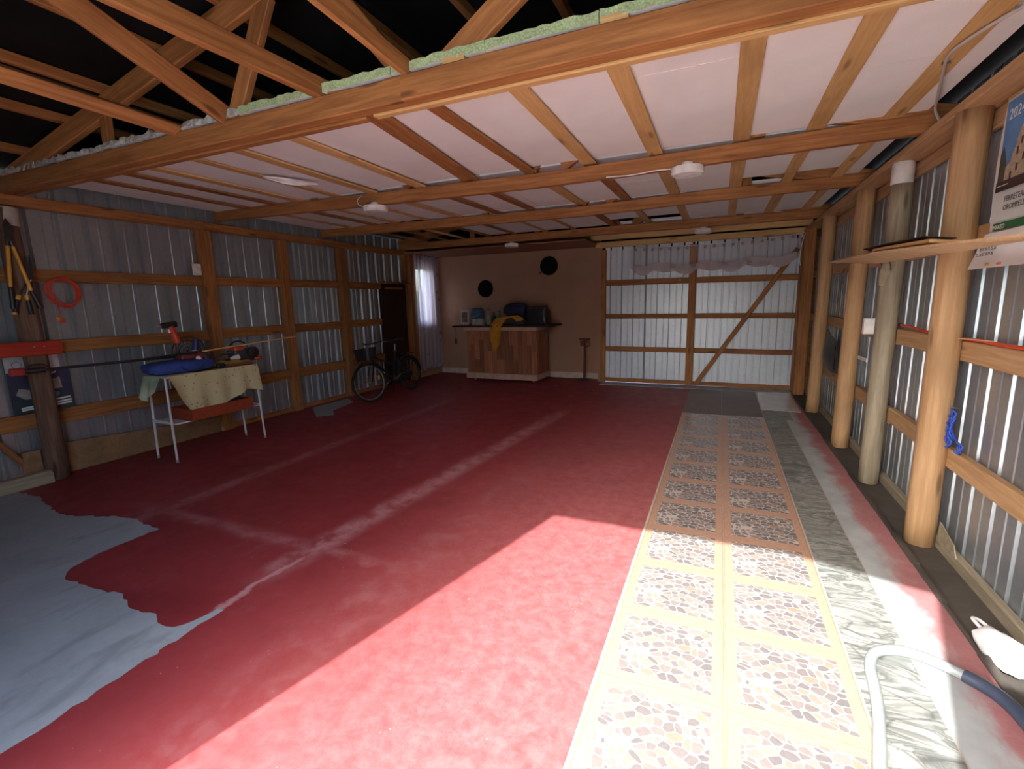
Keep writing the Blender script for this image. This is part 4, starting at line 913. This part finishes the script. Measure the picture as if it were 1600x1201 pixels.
tag(MB().sheet(pink, 12, 10, 0.004).build('pink_cloth', plain('pink_cloth', (0.30, 0.05, 0.06), 0.85), None, True), 'bunched dark pink cloth beside the mustard cloth on the counter', 'cloth')
GA = [(-3.60, 8.78, CT+.10), (-3.70, 8.76, CT+.185), (-3.86, 8.72, CT+.175), (-3.97, 8.62, CT+.14), (-4.03, 8.505, CT+.02), (-4.06, 8.485, CT-.12), (-4.06, 8.48, CT-.26), (-4.05, 8.475, CT-.40), (-4.06, 8.475, CT-.50)]
GW = [0.03, 0.06, 0.085, 0.10, 0.12, 0.125, 0.11, 0.07, 0.02]
def gold(u, v):
    k = u*(len(GA)-1); i = min(int(k), len(GA)-2); f = k-i; p = Vector(GA[i]).lerp(Vector(GA[i+1]), f); w = GW[i]*(1-f)+GW[i+1]*f
    d = (v-.5)*2; top = max(0, 1-u*2.3)
    return (p.x+d*w*(1-0.5*top)+0.05*top*d, p.y+d*0.10*top+0.014*math.sin(v*14)-0.012*abs(math.sin(v*9)), p.z-0.05*abs(d)*top+0.012*math.sin(v*11+u*4))
tag(MB().sheet(gold, 40, 16, 0.004).build('mustard_cloth', P_GOLD, None, True), 'mustard yellow cloth hanging over the front of the counter', 'cloth')
for x, y, z, lab in ((-4.98, 8.54, CT-.05, 'dark lanyard hanging under the left end of the counter top'), (-3.02, 8.60, CT-.05, 'small dark tag hanging under the right end of the counter top')):
    t = thing('hanging_tag', lab, 'tag', (x, y, z-.2)); L = 0.22 if x < -4 else 0.09
    MB().tube([(x, y, z+.008), (x+.006, y, z-L*.5), (x-.004, y, z-L)], 0.005, 6).build('string', P_BLACK, t, True); MB().rbox((x-.004, y, z-L-.05), (0.05, 0.02, 0.10), 0.006).build('weight', P_DARK, t)

# ---- bicycle
bk = thing('bicycle', 'black city bicycle leaning against the left wall by the dark door', 'bicycle', (-5.24, 6.73, 0.0))
lean = Matrix.Translation((-5.235, 0, 0)) @ Matrix.Rotation(math.radians(-8), 4, 'Y') 
YF, YR, WR = 6.163, 7.30, 0.325
M_TYRE = plain('tyre_rubber', (0.018, 0.018, 0.018), 0.8); M_RIM = plain('alloy_rim', (0.45, 0.44, 0.43), 0.35, 0.8); M_FRAME = plain('black_frame_paint', (0.012, 0.012, 0.014), 0.3)
def wheel(yc, rim_mat, turn=0.0):
    xf = lean @ Matrix.Translation((0, yc, WR)) @ Matrix.Rotation(turn, 4, 'Z')
    w = thing('wheel', None, None, lean @ Vector((0, yc, WR))); w.parent = bk; w.matrix_local = WM[bk.name].inverted() @ WM[w.name]
    MB(xf).tube([(0, (WR-.02)*math.cos(a), (WR-.02)*math.sin(a)) for a in np.linspace(0, 2*math.pi, 41)[:-1]], 0.021, 8, closed=True).build('tyre', M_TYRE, w, True)
    MB(xf).tube([(0, (WR-.045)*math.cos(a), (WR-.045)*math.sin(a)) for a in np.linspace(0, 2*math.pi, 41)[:-1]], 0.0105, 6, closed=True).build('rim', rim_mat, w, True)
    MB(xf).lathe([(0.012, -.05), (0.022, -.03), (0.014, -.02), (0.014, .02), (0.022, .03), (0.012, .05)], (0, 0, 0), 10, 'X').build('hub', M_RIM, w, True)
    mb = MB(xf)
    for i in range(28):
        a = 2*math.pi*i/28; b = a+(0.5 if i % 2 else -0.5); s_ = 0.028*(1 if i % 4 < 2 else -1)
        mb.tube([(s_, 0.02*math.cos(b), 0.02*math.sin(b)), (0, (WR-.05)*math.cos(a), (WR-.05)*math.sin(a))], 0.0013, 3)
    tag(mb.build('spokes', M_RIM, w), kind='stuff')
    return xf, w
xf1, w1 = wheel(YF, M_RIM, math.radians(-17)); xf2, w2 = wheel(YR, plain('dark_rim', (0.03, 0.03, 0.03), 0.4, 0.6))
MB(xf1).rbox((0.012, 0.19, 0.06), (0.012, 0.035, 0.075), 0.005).build('reflector', plain('amber_reflector', (0.75, 0.22, 0.01), 0.25), w1)
BB = (0, 6.80, 0.29); HT = (0, 6.365, 0.80); HB = (0, 6.325, 0.69); SC = (0, 6.97, 0.78)
def bar(name, a, b, r, mat=M_FRAME, n=10): return MB(lean).tube([a, b], r, n).build(name, mat, bk, True)
bar('down_tube', HB, BB, 0.019); bar('top_tube', (0, 6.345, 0.745), (0, 6.90, 0.52), 0.016); bar('seat_tube', BB, SC, 0.017); bar('head_tube', HB, (0, 6.378, 0.835), 0.021)
for s_ in (-1, 1):
    bar('chain_stay', (s_*.02, BB[1], BB[2]), (s_*.06, YR, WR), 0.010); bar('seat_stay', (s_*.018, 6.93, 0.66), (s_*.06, YR, WR), 0.009)
    MB(lean).tube([(s_*.03, 6.315, 0.66), (s_*.05, 6.25, 0.50), (s_*.055, YF, WR)], [0.013, 0.012, 0.009], 8).build('fork_blade', M_FRAME, bk, True)
bar('stem', (0, 6.378, 0.83), (0, 6.385, 0.96), 0.014, M_RIM)
MB(lean).tube(spline([(-.29, 6.56, 0.965), (-.25, 6.46, 0.985), (-.12, 6.38, 0.965), (0, 6.365, 0.955), (.12, 6.38, 0.965), (.25, 6.46, 0.985), (.29, 6.56, 0.965)], 5), 0.0115, 8).build('handlebar', M_FRAME, bk, True)
for s_ in (-1, 1):
    MB(lean).tube([(s_*.262, 6.49, .982), (s_*.297, 6.58, .962)], 0.017, 8).build('grip', P_BLACK, bk, True)
    MB(lean).tube(spline([(s_*.22, 6.42, 0.98), (s_*.24, 6.38, 0.97), (s_*.28, 6.47, 0.95)], 4), 0.006, 6).build('brake_lever', M_RIM, bk, True)
bar('seat_post', SC, (0, 7.0, 0.90), 0.013, M_RIM)
def sad(u, v):
    y = 6.86+0.27*u; w = 0.025+0.085*min(1, max(0, (u-.25)/.6))**1.1; a = math.pi*(v-.5)*1.1
    return (w*math.sin(a), y, 0.925+0.035*math.cos(a)*(.6+.4*u)+0.02*u*u)
MB(lean).sheet(sad, 12, 10, 0.015).build('saddle', P_BLACK, bk, True)
MB(lean).lathe([(0.085, -.004), (0.09, 0), (0.085, .004)], (0.045, BB[1], BB[2]), 24, 'X').build('chainring', M_FRAME, bk, True)
MB(lean).rbox((0.055, 7.02, 0.315), (0.02, 0.52, 0.085), 0.01).build('chain_guard', M_FRAME, bk)
for s_, a in ((1, 0.5), (-1, 0.5+math.pi)):
    e = (s_*.075, BB[1]+0.165*math.cos(a), BB[2]+0.165*math.sin(a)); MB(lean).tube([(s_*.06, BB[1], BB[2]), e], 0.010, 8).build('crank_arm', M_RIM, bk, True)
    MB(lean).rbox((e[0]+s_*.05, e[1], e[2]), (0.09, 0.075, 0.022), 0.008).build('pedal', P_BLACK, bk)
for (yc, a0, a1, nm) in ((YF, 15, 165, 'front_mudguard'), (YR, 0, 175, 'rear_mudguard')):
    def mg(u, v): 
        a = math.radians(a0+(a1-a0)*u); b = (v-.5); r = WR+.022+0.010*math.cos(math.pi*b); return (0.052*b, yc+r*math.cos(a), WR+r*math.sin(a))
    MB(lean).sheet(mg, 24, 4, 0.0015).build(nm, M_FRAME, bk, True)
MB(lean).box((0, YR+.02, 0.70), (0.12, 0.34, 0.012)).build('rear_rack', M_FRAME, bk)
for s_ in (-1, 1): bar('rack_strut', (s_*.055, YR+.1, 0.70), (s_*.065, YR, WR), 0.005)
def basket(u, v):
    a = 2*math.pi*u; r = 0.13+0.03*v; ca, sa = math.cos(a), math.sin(a)
    return (r*1.15*math.copysign(abs(ca)**.6, ca), 6.19+r*0.85*math.copysign(abs(sa)**.6, sa), 0.70+0.20*v)
MB(lean).sheet(basket, 28, 5, 0.006).build('basket', P_BLACK, bk, True)
MB(lean).box((0, 6.19, 0.70), (0.24, 0.18, 0.006)).build('basket_floor', P_BLACK, bk)
bar('kickstand', (-.05, 6.86, 0.28), (-.16, 6.92, 0.02), 0.008)
MB(lean).lathe([(0.02, 0), (0.024, .01), (0.018, .02), (0, .022)], (0.10, 6.375, 0.985), 10).build('bell', M_RIM, bk, True)

# ---- white side table with its cloth and the tools on it
tb = thing('side_table', 'white metal two tier table standing by the left wall', 'table', (-5.36, 3.5, 0.0))
LEG = [((-5.20, 2.99), (-5.22, 3.0)), ((-5.575, 3.02), (-5.55, 3.03)), ((-5.125, 4.0), (-5.17, 4.0)), ((-5.465, 4.0), (-5.50, 4.0))]
for (bx, by), (tx, ty) in LEG:
    o = MB().tube([(bx, by, 0.02), (tx, ty, 0.905)], 0.0115, 8).build('leg', P_WHITEMETAL, tb, True); MB().lathe([(0.013, 0), (0.014, 0.03), (0.012, 0.032)], (bx, by, 0.0), 8).build('foot', plain('grey_wheel', (0.30, 0.28, 0.27), 0.5), o, True)
MB().mm((-5.56, 2.985, 0.90), (-5.165, 4.01, 0.915)).build('table_top', P_WHITEMETAL, tb, bevel=0.004)
MB().mm((-5.56, 3.005, 0.405), (-5.165, 4.0, 0.42)).build('lower_shelf', P_WHITEMETAL, tb, bevel=0.004)
for a, b in (((-5.21, 2.995, .43), (-5.56, 3.02, .43)), ((-5.15, 4.0, .43), (-5.49, 4.0, .43))): MB().tube([a, b], 0.008, 6).build('rail', P_WHITEMETAL, tb, True)
def m_floral():
    t = NT('floral_cotton'); o = t.coord(); v = t.voro(o, 22, 'F1'); c2 = t.voro(o, 22, 'F1', 'Color'); ch = t.sep(c2)
    sp = t.math('MULTIPLY', t.math('SUBTRACT', 1.0, t.step(v, 0.16, 0.24)), t.math('GREATER_THAN', ch[1], 0.35)); n = t.noise(o, 4, 4)
    c = t.mix(t.math('MULTIPLY', sp, 0.85), t.ramp(n, [(0.3, (0.50, 0.45, 0.24)), (0.7, (0.60, 0.54, 0.31))]), t.ramp(ch[0], [(0.4, (0.16, 0.21, 0.17)), (0.6, (0.30, 0.16, 0.12))]))
    t.base(c); return t.set(0.9, 0, 0.2)
M_FLORAL = m_floral()
cl = thing('tablecloth', 'pale yellow floral cloth draped over the white metal table', 'tablecloth', (-5.3, 3.5, 0.62))
def hem(u): return float(np.interp(u, [0, .06, .15, .24, .35, .5, .62, .72, .80, .88, 1.0], [0.86, 0.70, 0.55, 0.49, 0.49, 0.53, 0.56, 0.60, 0.655, 0.64, 0.60]))
def cloth(u, v):
    y = 2.995+1.03*u
    if v < 0.45: return (-5.50+0.345*(v/.45), y, 0.919+0.006*math.sin(11*u))
    k = (v-.45)/.55; z = 0.92+(hem(u)-0.92)*k
    return (-5.152+0.03*k+0.020*math.sin(u*26+1)*k+0.010*math.sin(u*9)*k, y, z)
MB().sheet(cloth, 60, 20, 0.003).build('drape', M_FLORAL, cl, True)
def cloth2(u, v): return (-5.55+0.30*u, 2.978-0.06*v-0.02*math.sin(u*14)*v, 0.918-(0.20+0.06*math.sin(5*u))*v)
MB().sheet(cloth2, 20, 8, 0.003).build('side_flap', plain('pale_green_cloth', (0.42, 0.50, 0.34), 0.85, 0, 0.3, 5), cl, True)
t = thing('red_drawer', 'red brown wooden drawer on the lower tier of the white table', 'drawer', (-5.3, 3.5, 0.42)); M_REDW = wood('red_wood', (0.40, 0.075, 0.03), (0.26, 0.045, 0.018), knots=False)
for a, b in (((-5.10, 3.14, .423), (-5.085, 3.86, .545)), ((-5.48, 3.14, .423), (-5.465, 3.86, .545)), ((-5.465, 3.14, .423), (-5.10, 3.155, .545)), ((-5.465, 3.845, .423), (-5.10, 3.86, .545))): MB().mm(a, b).build('side', M_REDW, t)
MB().mm((-5.465, 3.155, .423), (-5.10, 3.845, .43)).build('bottom', M_REDW, t)
softbag('black_pouch', (-5.26, 3.68, 0.53), (0.20, 0.22, 0.18), P_BLACK, 'black pouch lying in the red brown drawer under the cloth', 'pouch', 8)
# blue holdall
hb = softbag('blue_holdall', (-5.37, 3.24, 0.990), (0.34, 0.64, 0.135), P_BLUE, 'flat blue holdall on the left of the white table', 'bag', 3)
MB().tube(spline([(-5.195, 3.16, 1.0), (-5.185, 3.22, 0.955), (-5.185, 3.32, 0.945), (-5.19, 3.40, 0.99)], 6), 0.009, 6).build('handle', P_NAVY, hb, True)
MB().tube(spline([(-5.37, 2.95, 1.04), (-5.37, 3.24, 1.058), (-5.37, 3.53, 1.04)], 6), 0.004, 5).build('zip', P_BLACK, hb, True)
# hedge trimmer: long dark tool lying on the holdall
t = thing('hedge_trimmer', 'black hedge trimmer lying on the blue holdall', 'trimmer', (-5.33, 3.2, 1.06))
MB().box((-5.33, 3.16, 1.12), (0.05, 0.62, 0.018), Matrix.Rotation(math.radians(2.5), 3, 'X')).build('blade_guard', P_BLACK, t)
mb = MB()
for i in range(14): mb.box((-5.30, 2.90+i*0.04, 1.104+0.0018*i), (0.05, 0.018, 0.006))
mb.build('teeth', P_DSTEEL, t)
MB().rbox((-5.33, 3.36, 1.088), (0.12, 0.26, 0.055), 0.02).build('motor_body', plain('dark_red_plastic', (0.16, 0.03, 0.025), 0.5), t)
MB().tube(spline([(-5.33, 3.47, 1.09), (-5.33, 3.53, 1.13), (-5.33, 3.58, 1.12), (-5.33, 3.55, 1.075)], 5), 0.015, 8).build('handle', P_BLACK, t, True)
# string trimmer shaft resting from the table to the log post
t = thing('string_trimmer', 'long dark string trimmer shaft reaching from the table to the log post', 'trimmer', (-5.5, 2.8, 1.05))
SA, SB = Vector((-5.42, 3.26, 1.092)), Vector((-5.68, 2.03, 1.085))
MB().tube([SA, SB], 0.0135, 10).build('shaft', P_BLACK, t, True)
MB().tube([SB.lerp(SA, 0.06), SB.lerp(SA, 0.17)], 0.026, 10).build('grip', P_BLACK, t, True)
MB().rbox(SB.lerp(SA, 0.03), (0.05, 0.12, 0.07), 0.015).build('trigger_housing', plain('dull_red_plastic', (0.35, 0.03, 0.025), 0.5), t)
MB().tube(spline([SB.lerp(SA, .2)+Vector((0, 0, .01)), SB.lerp(SA, .16)+Vector((0, 0, .05)), SB.lerp(SA, .10)+Vector((0, 0, .05)), SB.lerp(SA, .07)], 5), 0.006, 6).build('guard', P_BLACK, t, True)
# drill standing upright
t = thing('cordless_drill', 'red and black cordless drill standing up at the back of the white table', 'drill', (-5.46, 3.28, 1.06))
MB().tube([(-5.46, 3.17, 1.425), (-5.46, 3.20, 1.43), (-5.46, 3.33, 1.44)], [0.022, 0.032, 0.034], 12).build('motor_housing', P_BLACK, t, True)
MB().tube([(-5.46, 3.13, 1.42), (-5.46, 3.175, 1.425)], [0.012, 0.022], 10).build('chuck', P_STEEL, t, True)
MB().tube([(-5.46, 3.27, 1.42), (-5.46, 3.30, 1.33), (-5.46, 3.32, 1.24)], [0.032, 0.030, 0.034], 10).build('handle', P_RED, t, True)
MB().rbox((-5.46, 3.255, 1.37), (0.02, 0.02, 0.04), 0.004).build('trigger', P_WHITE, t)
MB().tube([(-5.46, 3.31, 1.25), (-5.46, 3.31, 1.15), (-5.46, 3.31, 1.10)], [0.016, 0.014, 0.02], 8).build('lower_shaft', P_DARK, t, True)
MB().rbox((-5.46, 3.32, 1.092), (0.08, 0.10, 0.028), 0.01).build('foot', P_DARK, t)
# spray can
t = thing('spray_can', 'dark blue and white spray can leaning behind the blue holdall', 'spray can', (-5.42, 3.47, 1.06)); rt = Matrix.Rotation(math.radians(-8), 3, 'X')
MB().lathe([(0.030, 0), (0.034, .006), (0.034, .085)], (-5.42, 3.47, 1.06), 16, rot=rt).build('lower_body', P_WHITE, t, True); MB().lathe([(0.0345, .085), (0.0345, .19), (0.026, .205), (0.0, .207)], (-5.42, 3.47, 1.06), 16, rot=rt).build('upper_body', plain('navy_label', (0.02, 0.025, 0.11), 0.35), t, True)
MB().lathe([(0.012, .205), (0.012, .225), (0, .226)], (-5.42, 3.47, 1.06), 10, rot=rt).build('nozzle', P_BLACK, t, True)
t = thing('white_ball', 'small round white ball on the front of the blue holdall', 'ball', (-5.26, 3.40, 1.05)); MB().ball((-5.26, 3.40, 1.068), (0.026, 0.026, 0.022)).build('dome', P_WHITE, t, True); MB().lathe([(0.030, 0), (0.030, .008)], (-5.26, 3.40, 1.050), 14).build('rim', P_WHITE, t, True)
# round wire fan guard
t = thing('fan_guard', 'round wire fan guard standing behind the spray can', 'fan guard', (-5.53, 3.55, 0.92)); c = Vector((-5.565, 3.50, 1.12))
for r in (0.17, 0.13, 0.09, 0.05): MB().tube([c+Vector((-0.03*(1-r/.17), r*math.cos(a)*1.1, r*math.sin(a))) for a in np.linspace(0, 6.28, 25)[:-1]], 0.003 if r < .16 else 0.006, 5, closed=True).build('wire_ring', P_DSTEEL, t, True)
for i in range(8):
    a = math.pi*i/8; MB().tube([c+Vector((0, .187*math.cos(a), .17*math.sin(a))), c+Vector((-.03, 0, 0)), c-Vector((0, .187*math.cos(a), .17*math.sin(a)))], 0.0025, 4).build('spoke_wire', P_DSTEEL, t, True)
MB().mm((-5.595, 3.44, 0.92), (-5.545, 3.58, 0.955)).build('foot', P_DARK, t)
# wooden stick
tag(log('wooden_stick', (-5.24, 3.44, 1.135), (-5.20, 4.72, 1.205), 0.0085, M_BATTEN, None, n=8, wob=0.08), 'thin pale wooden stick jutting right from the tools on the table', 'stick')
# yellow cloth, brown bottle, angle grinder at the right of the table
def ycl(u, v): return (-5.46+0.24*v, 3.56+0.46*u, 0.932+(0.065+0.014*math.sin(17*u+5*v)+0.010*math.sin(9*v))*max(0.0, math.sin(math.pi*v))**.5*(0.6+0.4*math.sin(math.pi*u)))
tag(MB().sheet(ycl, 26, 14, 0.004).build('ochre_cloth', plain('ochre_cloth', (0.36, 0.24, 0.05), 0.85), None, True), 'crumpled ochre cloth on the right of the white table', 'cloth')
t = thing('brown_handle', 'brown turned wooden handle lying at the front of the white table', 'handle', (-5.2, 3.78, 0.92)); MB().tube([(-5.19, 3.60, .944), (-5.19, 3.70, .944), (-5.19, 3.98, .946)], [0.016, 0.019, 0.022], 10).build('shaft', plain('brown_lacquer', (0.16, 0.06, 0.03), 0.4), t, True); MB().ball((-5.19, 3.595, .944), 0.017).build('end_cap', P_WHITE, t, True)
t = softbag('black_rag', (-5.185, 3.585, 0.955), (0.07, 0.09, 0.06), P_BLACK, 'black rag bunched at the front middle of the white table', 'rag', 9)
t = thing('chainsaw', 'orange and black chainsaw at the right end of the white table', 'chainsaw', (-5.36, 4.0, 0.92))
MB().rbox((-5.37, 3.98, 1.045), (0.16, 0.24, 0.12), 0.03).build('engine_cover', P_DARK, t); MB().rbox((-5.36, 3.93, 1.115), (0.13, 0.13, 0.06), 0.025).build('top_cover', P_RED, t)
MB().lathe([(0.055, 0), (0.07, .015), (0.07, .05), (0.05, .06), (0, .062)], (-5.275, 4.06, 1.06), 18, 'X').build('clutch_cover', P_BLACK, t, True); MB().ball((-5.25, 4.13, 0.985), (0.03, 0.055, 0.025)).build('fuel_cap', P_RED, t, True)
MB().tube(spline([(-5.44, 3.90, 1.08), (-5.44, 3.93, 1.17), (-5.36, 3.98, 1.20), (-5.29, 4.02, 1.15), (-5.29, 4.03, 1.08)], 5), 0.010, 8).build('front_handle', P_BLACK, t, True)
MB().tube(spline([(-5.36, 3.85, 1.07), (-5.36, 3.74, 1.06), (-5.36, 3.66, 1.03), (-5.36, 3.70, 1.0), (-5.36, 3.86, 1.0)], 5), 0.016, 8).build('rear_handle', P_DARK, t, True)
MB().box((-5.30, 3.86, 1.01), (0.05, 0.09, 0.05), Matrix.Rotation(0.4, 3, 'X')).build('white_tank', P_WHITE, t)
MB().rbox((-5.37, 4.02, 0.985), (0.12, 0.34, 0.06), 0.02).build('base', P_DARK, t)

# ---- tools on the left log post
t = thing('lopper', 'long yellow handled lopper hanging on the log post', 'lopper', (-5.77, 2.22, 1.65)); LXf = -5.765
for a, b, c_ in (((2.205, 2.23), (2.165, 1.83), (2.155, 1.64)), ((2.225, 2.23), (2.30, 1.80), (2.345, 1.64))):
    o = MB().tube([(LXf, *a), (LXf, a[0]*.85+b[0]*.15, a[1]*.85+b[1]*.15)], 0.012, 8).build('blade_arm', P_DSTEEL, t, True)
    MB().tube([(LXf, a[0]*.88+b[0]*.12, a[1]*.88+b[1]*.12), (LXf, *b)], 0.0145, 10).build('handle', P_YEL, t, True)
    MB().tube([(LXf, *b), (LXf, *c_)], [0.018, 0.020], 10).build('grip', P_BLACK, t, True)
MB().lathe([(0.028, -.012), (0.03, 0), (0.028, .012)], (LXf, 2.215, 2.25), 12, 'X').build('pivot', P_DSTEEL, t, True)
MB().add([(LXf+dx, y, z) for dx in (-.004, .004) for y, z in ((2.19, 2.25), (2.24, 2.25), (2.26, 2.34), (2.22, 2.42), (2.19, 2.36))], [(0,1,2,3,4), (9,8,7,6,5)] + [(i, (i+1) % 5, 5+(i+1) % 5, 5+i) for i in range(5)]).build('cutting_blade', P_DSTEEL, t)
t = thing('hedge_shears', 'black bladed hedge shears hanging beside the lopper', 'shears', (-5.79, 2.28, 1.59)); LXs = -5.79
for s_, (p0, p1, p2, p3) in ((1, ((2.315, 2.12), (2.305, 1.90), (2.215, 1.76), (2.165, 1.60))), (-1, ((2.345, 2.12), (2.325, 1.90), (2.275, 1.76), (2.285, 1.585)))):
    MB().add([(LXs+s_*.004+dx, y, z) for dx in (-.003, .003) for y, z in ((p0[0]-.004, p0[1]), (p0[0]+.006, p0[1]-.02), (p1[0]+.018, p1[1]), (p1[0]-.014, p1[1]-.01))], [(0,1,2,3), (7,6,5,4), (0,4,5,1), (1,5,6,2), (2,6,7,3), (3,7,4,0)]).build('blade', P_DSTEEL, t)
    MB().tube([(LXs+s_*.006, p1[0], p1[1]), (LXs+s_*.01, (p1[0]+p2[0])/2, (p1[1]+p2[1])/2), (LXs+s_*.01, *p2)], 0.007, 8).build('shank', P_STEEL if s_ < 0 else P_DSTEEL, t, True)
    MB().tube([(LXs+s_*.01, *p2), (LXs+s_*.01, p2[0]*.75+p3[0]*.25, p2[1]*.75+p3[1]*.25)], 0.018, 10).build('collar', P_YEL, t, True)
    MB().tube([(LXs+s_*.01, p2[0]*.75+p3[0]*.25, p2[1]*.75+p3[1]*.25), (LXs+s_*.01, *p3)], [0.016, 0.019], 10).build('grip', P_BLACK, t, True)
MB().tube([(LXs+.01, 2.165, 1.605), (LXs+.01, 2.160, 1.585)], 0.02, 10).build('end_cap', P_YEL, t, True)
# coiled orange extension cord
t = thing('extension_cord', 'coiled orange red extension cord hanging on the left wall girt', 'cord', (-5.985, 2.63, 1.50)); rr = random.Random(9); P_CORD = plain('orange_cord', (0.58, 0.06, 0.03), 0.5)
for k in range(9):
    cy_, cz = 2.625+rr.uniform(-.012, .02), 1.795+rr.uniform(-.015, .01); ry, rz_ = 0.125+rr.uniform(-.018, .02), 0.135+rr.uniform(-.02, .015); ph = rr.uniform(0, 6)
    MB().tube([(-5.985+0.006*k*.6+0.006*math.sin(3*a+ph), cy_+ry*math.cos(a)*(1+.04*math.sin(2*a+ph)), cz+rz_*math.sin(a)-0.012*math.cos(a)) for a in np.linspace(0, 6.28, 33)[:-1]], 0.0055, 6, closed=True).build('loop', P_CORD, t, True)
MB().tube(spline([(-5.97, 2.555, 1.68), (-5.97, 2.565, 1.62), (-5.972, 2.57, 1.55)], 5), 0.005, 6).build('tail', P_CORD, t, True)
MB().rbox((-5.972, 2.575, 1.515), (0.03, 0.035, 0.05), 0.008).build('plug', P_CORD, t); MB().rbox((-5.972, 2.545, 1.535), (0.025, 0.028, 0.035), 0.006).build('plug_cap', P_YEL, t)
MB().tube([(-6.01, 2.63, 1.925), (-5.95, 2.63, 1.93)], 0.004, 6).build('nail', P_STEEL, t)
t = thing('red_beam', 'bright red painted board nailed across the log post', 'board', (-5.77, 2.0, 1.21)); lumber('board', (-5.768, 1.55, 1.285), (-5.768, 2.44, 1.271), 0.03, 0.128, wood('red_painted_wood', (0.50, 0.05, 0.025), (0.36, 0.03, 0.015), knots=False), t)
for y in (2.24, 2.31): MB().lathe([(0.006, 0), (0.006, .006)], (-5.753, y, 1.29), 8, 'X').build('nail_head', P_STEEL, t)
# posters behind the log post
t = thing('dark_poster', 'dark blue poster with pictures of books behind the log post', 'poster', (-6.0, 2.33, 0.65)); PXp = -6.003
MB().mm((PXp-.003, 2.10, 0.652), (PXp, 2.57, 1.05)).build('sheet', plain('print_navy', (0.035, 0.04, 0.09), 0.5, 0, 0.3, 5), t)
K_GREY = plain('print_grey', (0.33, 0.31, 0.28), 0.5); K_TEAL = plain('print_teal', (0.02, 0.05, 0.055), 0.5); K_CYAN = plain('print_cyan', (0.10, 0.30, 0.42), 0.5)
def pf(nm, pts, m, dx=.001): return flat(nm, pts, m, PXp+dx, t)
pf('lower_band', [(2.12, .655), (2.565, .655), (2.56, .80), (2.11, .80)], K_TEAL)
pf('book_print', [(2.38, .85), (2.49, .86), (2.48, .97), (2.38, .94)], K_GREY, .002); pf('tool_print', [(2.14, .84), (2.20, .79), (2.28, .79), (2.25, .87), (2.17, .90)], K_GREY, .002)
pf('ring_print', [(2.43+.03*math.cos(a), .805+.03*math.sin(a)) for a in np.linspace(0, 6.28, 13)[:-1]], K_CYAN, .003)
pf('white_bar', [(2.35, .985), (2.46, 1.015), (2.46, 1.03), (2.35, 1.0)], P_PAPER, .002)
for i, (ya, yb, z) in enumerate(((2.42, 2.54, .745), (2.40, 2.545, .715), (2.39, 2.545, .69), (2.16, 2.28, .70), (2.16, 2.28, .68))): pf('page_stripe', [(ya, z), (yb, z+.008), (yb, z+.024), (ya, z+.016)], P_PAPER, .002)
t = thing('paper_sheet', 'pale paper notice with a round drawing above the dark poster', 'poster', (-6.0, 2.28, 1.055))
MB().mm((PXp-.003, 2.10, 1.055), (PXp, 2.50, 1.20)).build('sheet', plain('grey_paper', (0.62, 0.62, 0.66), 0.6), t)
MB().tube([(PXp+.001, 2.185+.035*math.cos(a), 1.12+.03*math.sin(a)) for a in np.linspace(0, 6.28, 17)[:-1]], 0.0025, 4, closed=True).build('round_drawing', K_INK, t, True)
MB().mm((PXp-.003, 2.36, 1.20), (PXp+.012, 2.56, 1.215)).build('clip_bar', P_BLACK, t)
t = thing('light_switch', 'small white box on the left wall beside the first square post', 'switch', (-6.0, 4.0, 2.01)); MB().rbox((-5.985, 3.995, 2.08), (0.03, 0.10, 0.14), 0.008).build('box', plain('white_paint', (0.78, 0.77, 0.74)), t); MB().rbox((-5.965, 3.995, 2.08), (0.012, 0.05, 0.05), 0.004).build('rocker', P_WHITE, t)
tag(MB().lathe([(0.016, 0), (0.020, .004), (0.016, .010), (0.008, .010)], (-6.009, 3.15, 1.955), 14, 'X').build('washer', P_STEEL, None, True), 'small pale washer nailed to the left wall girt', 'washer')
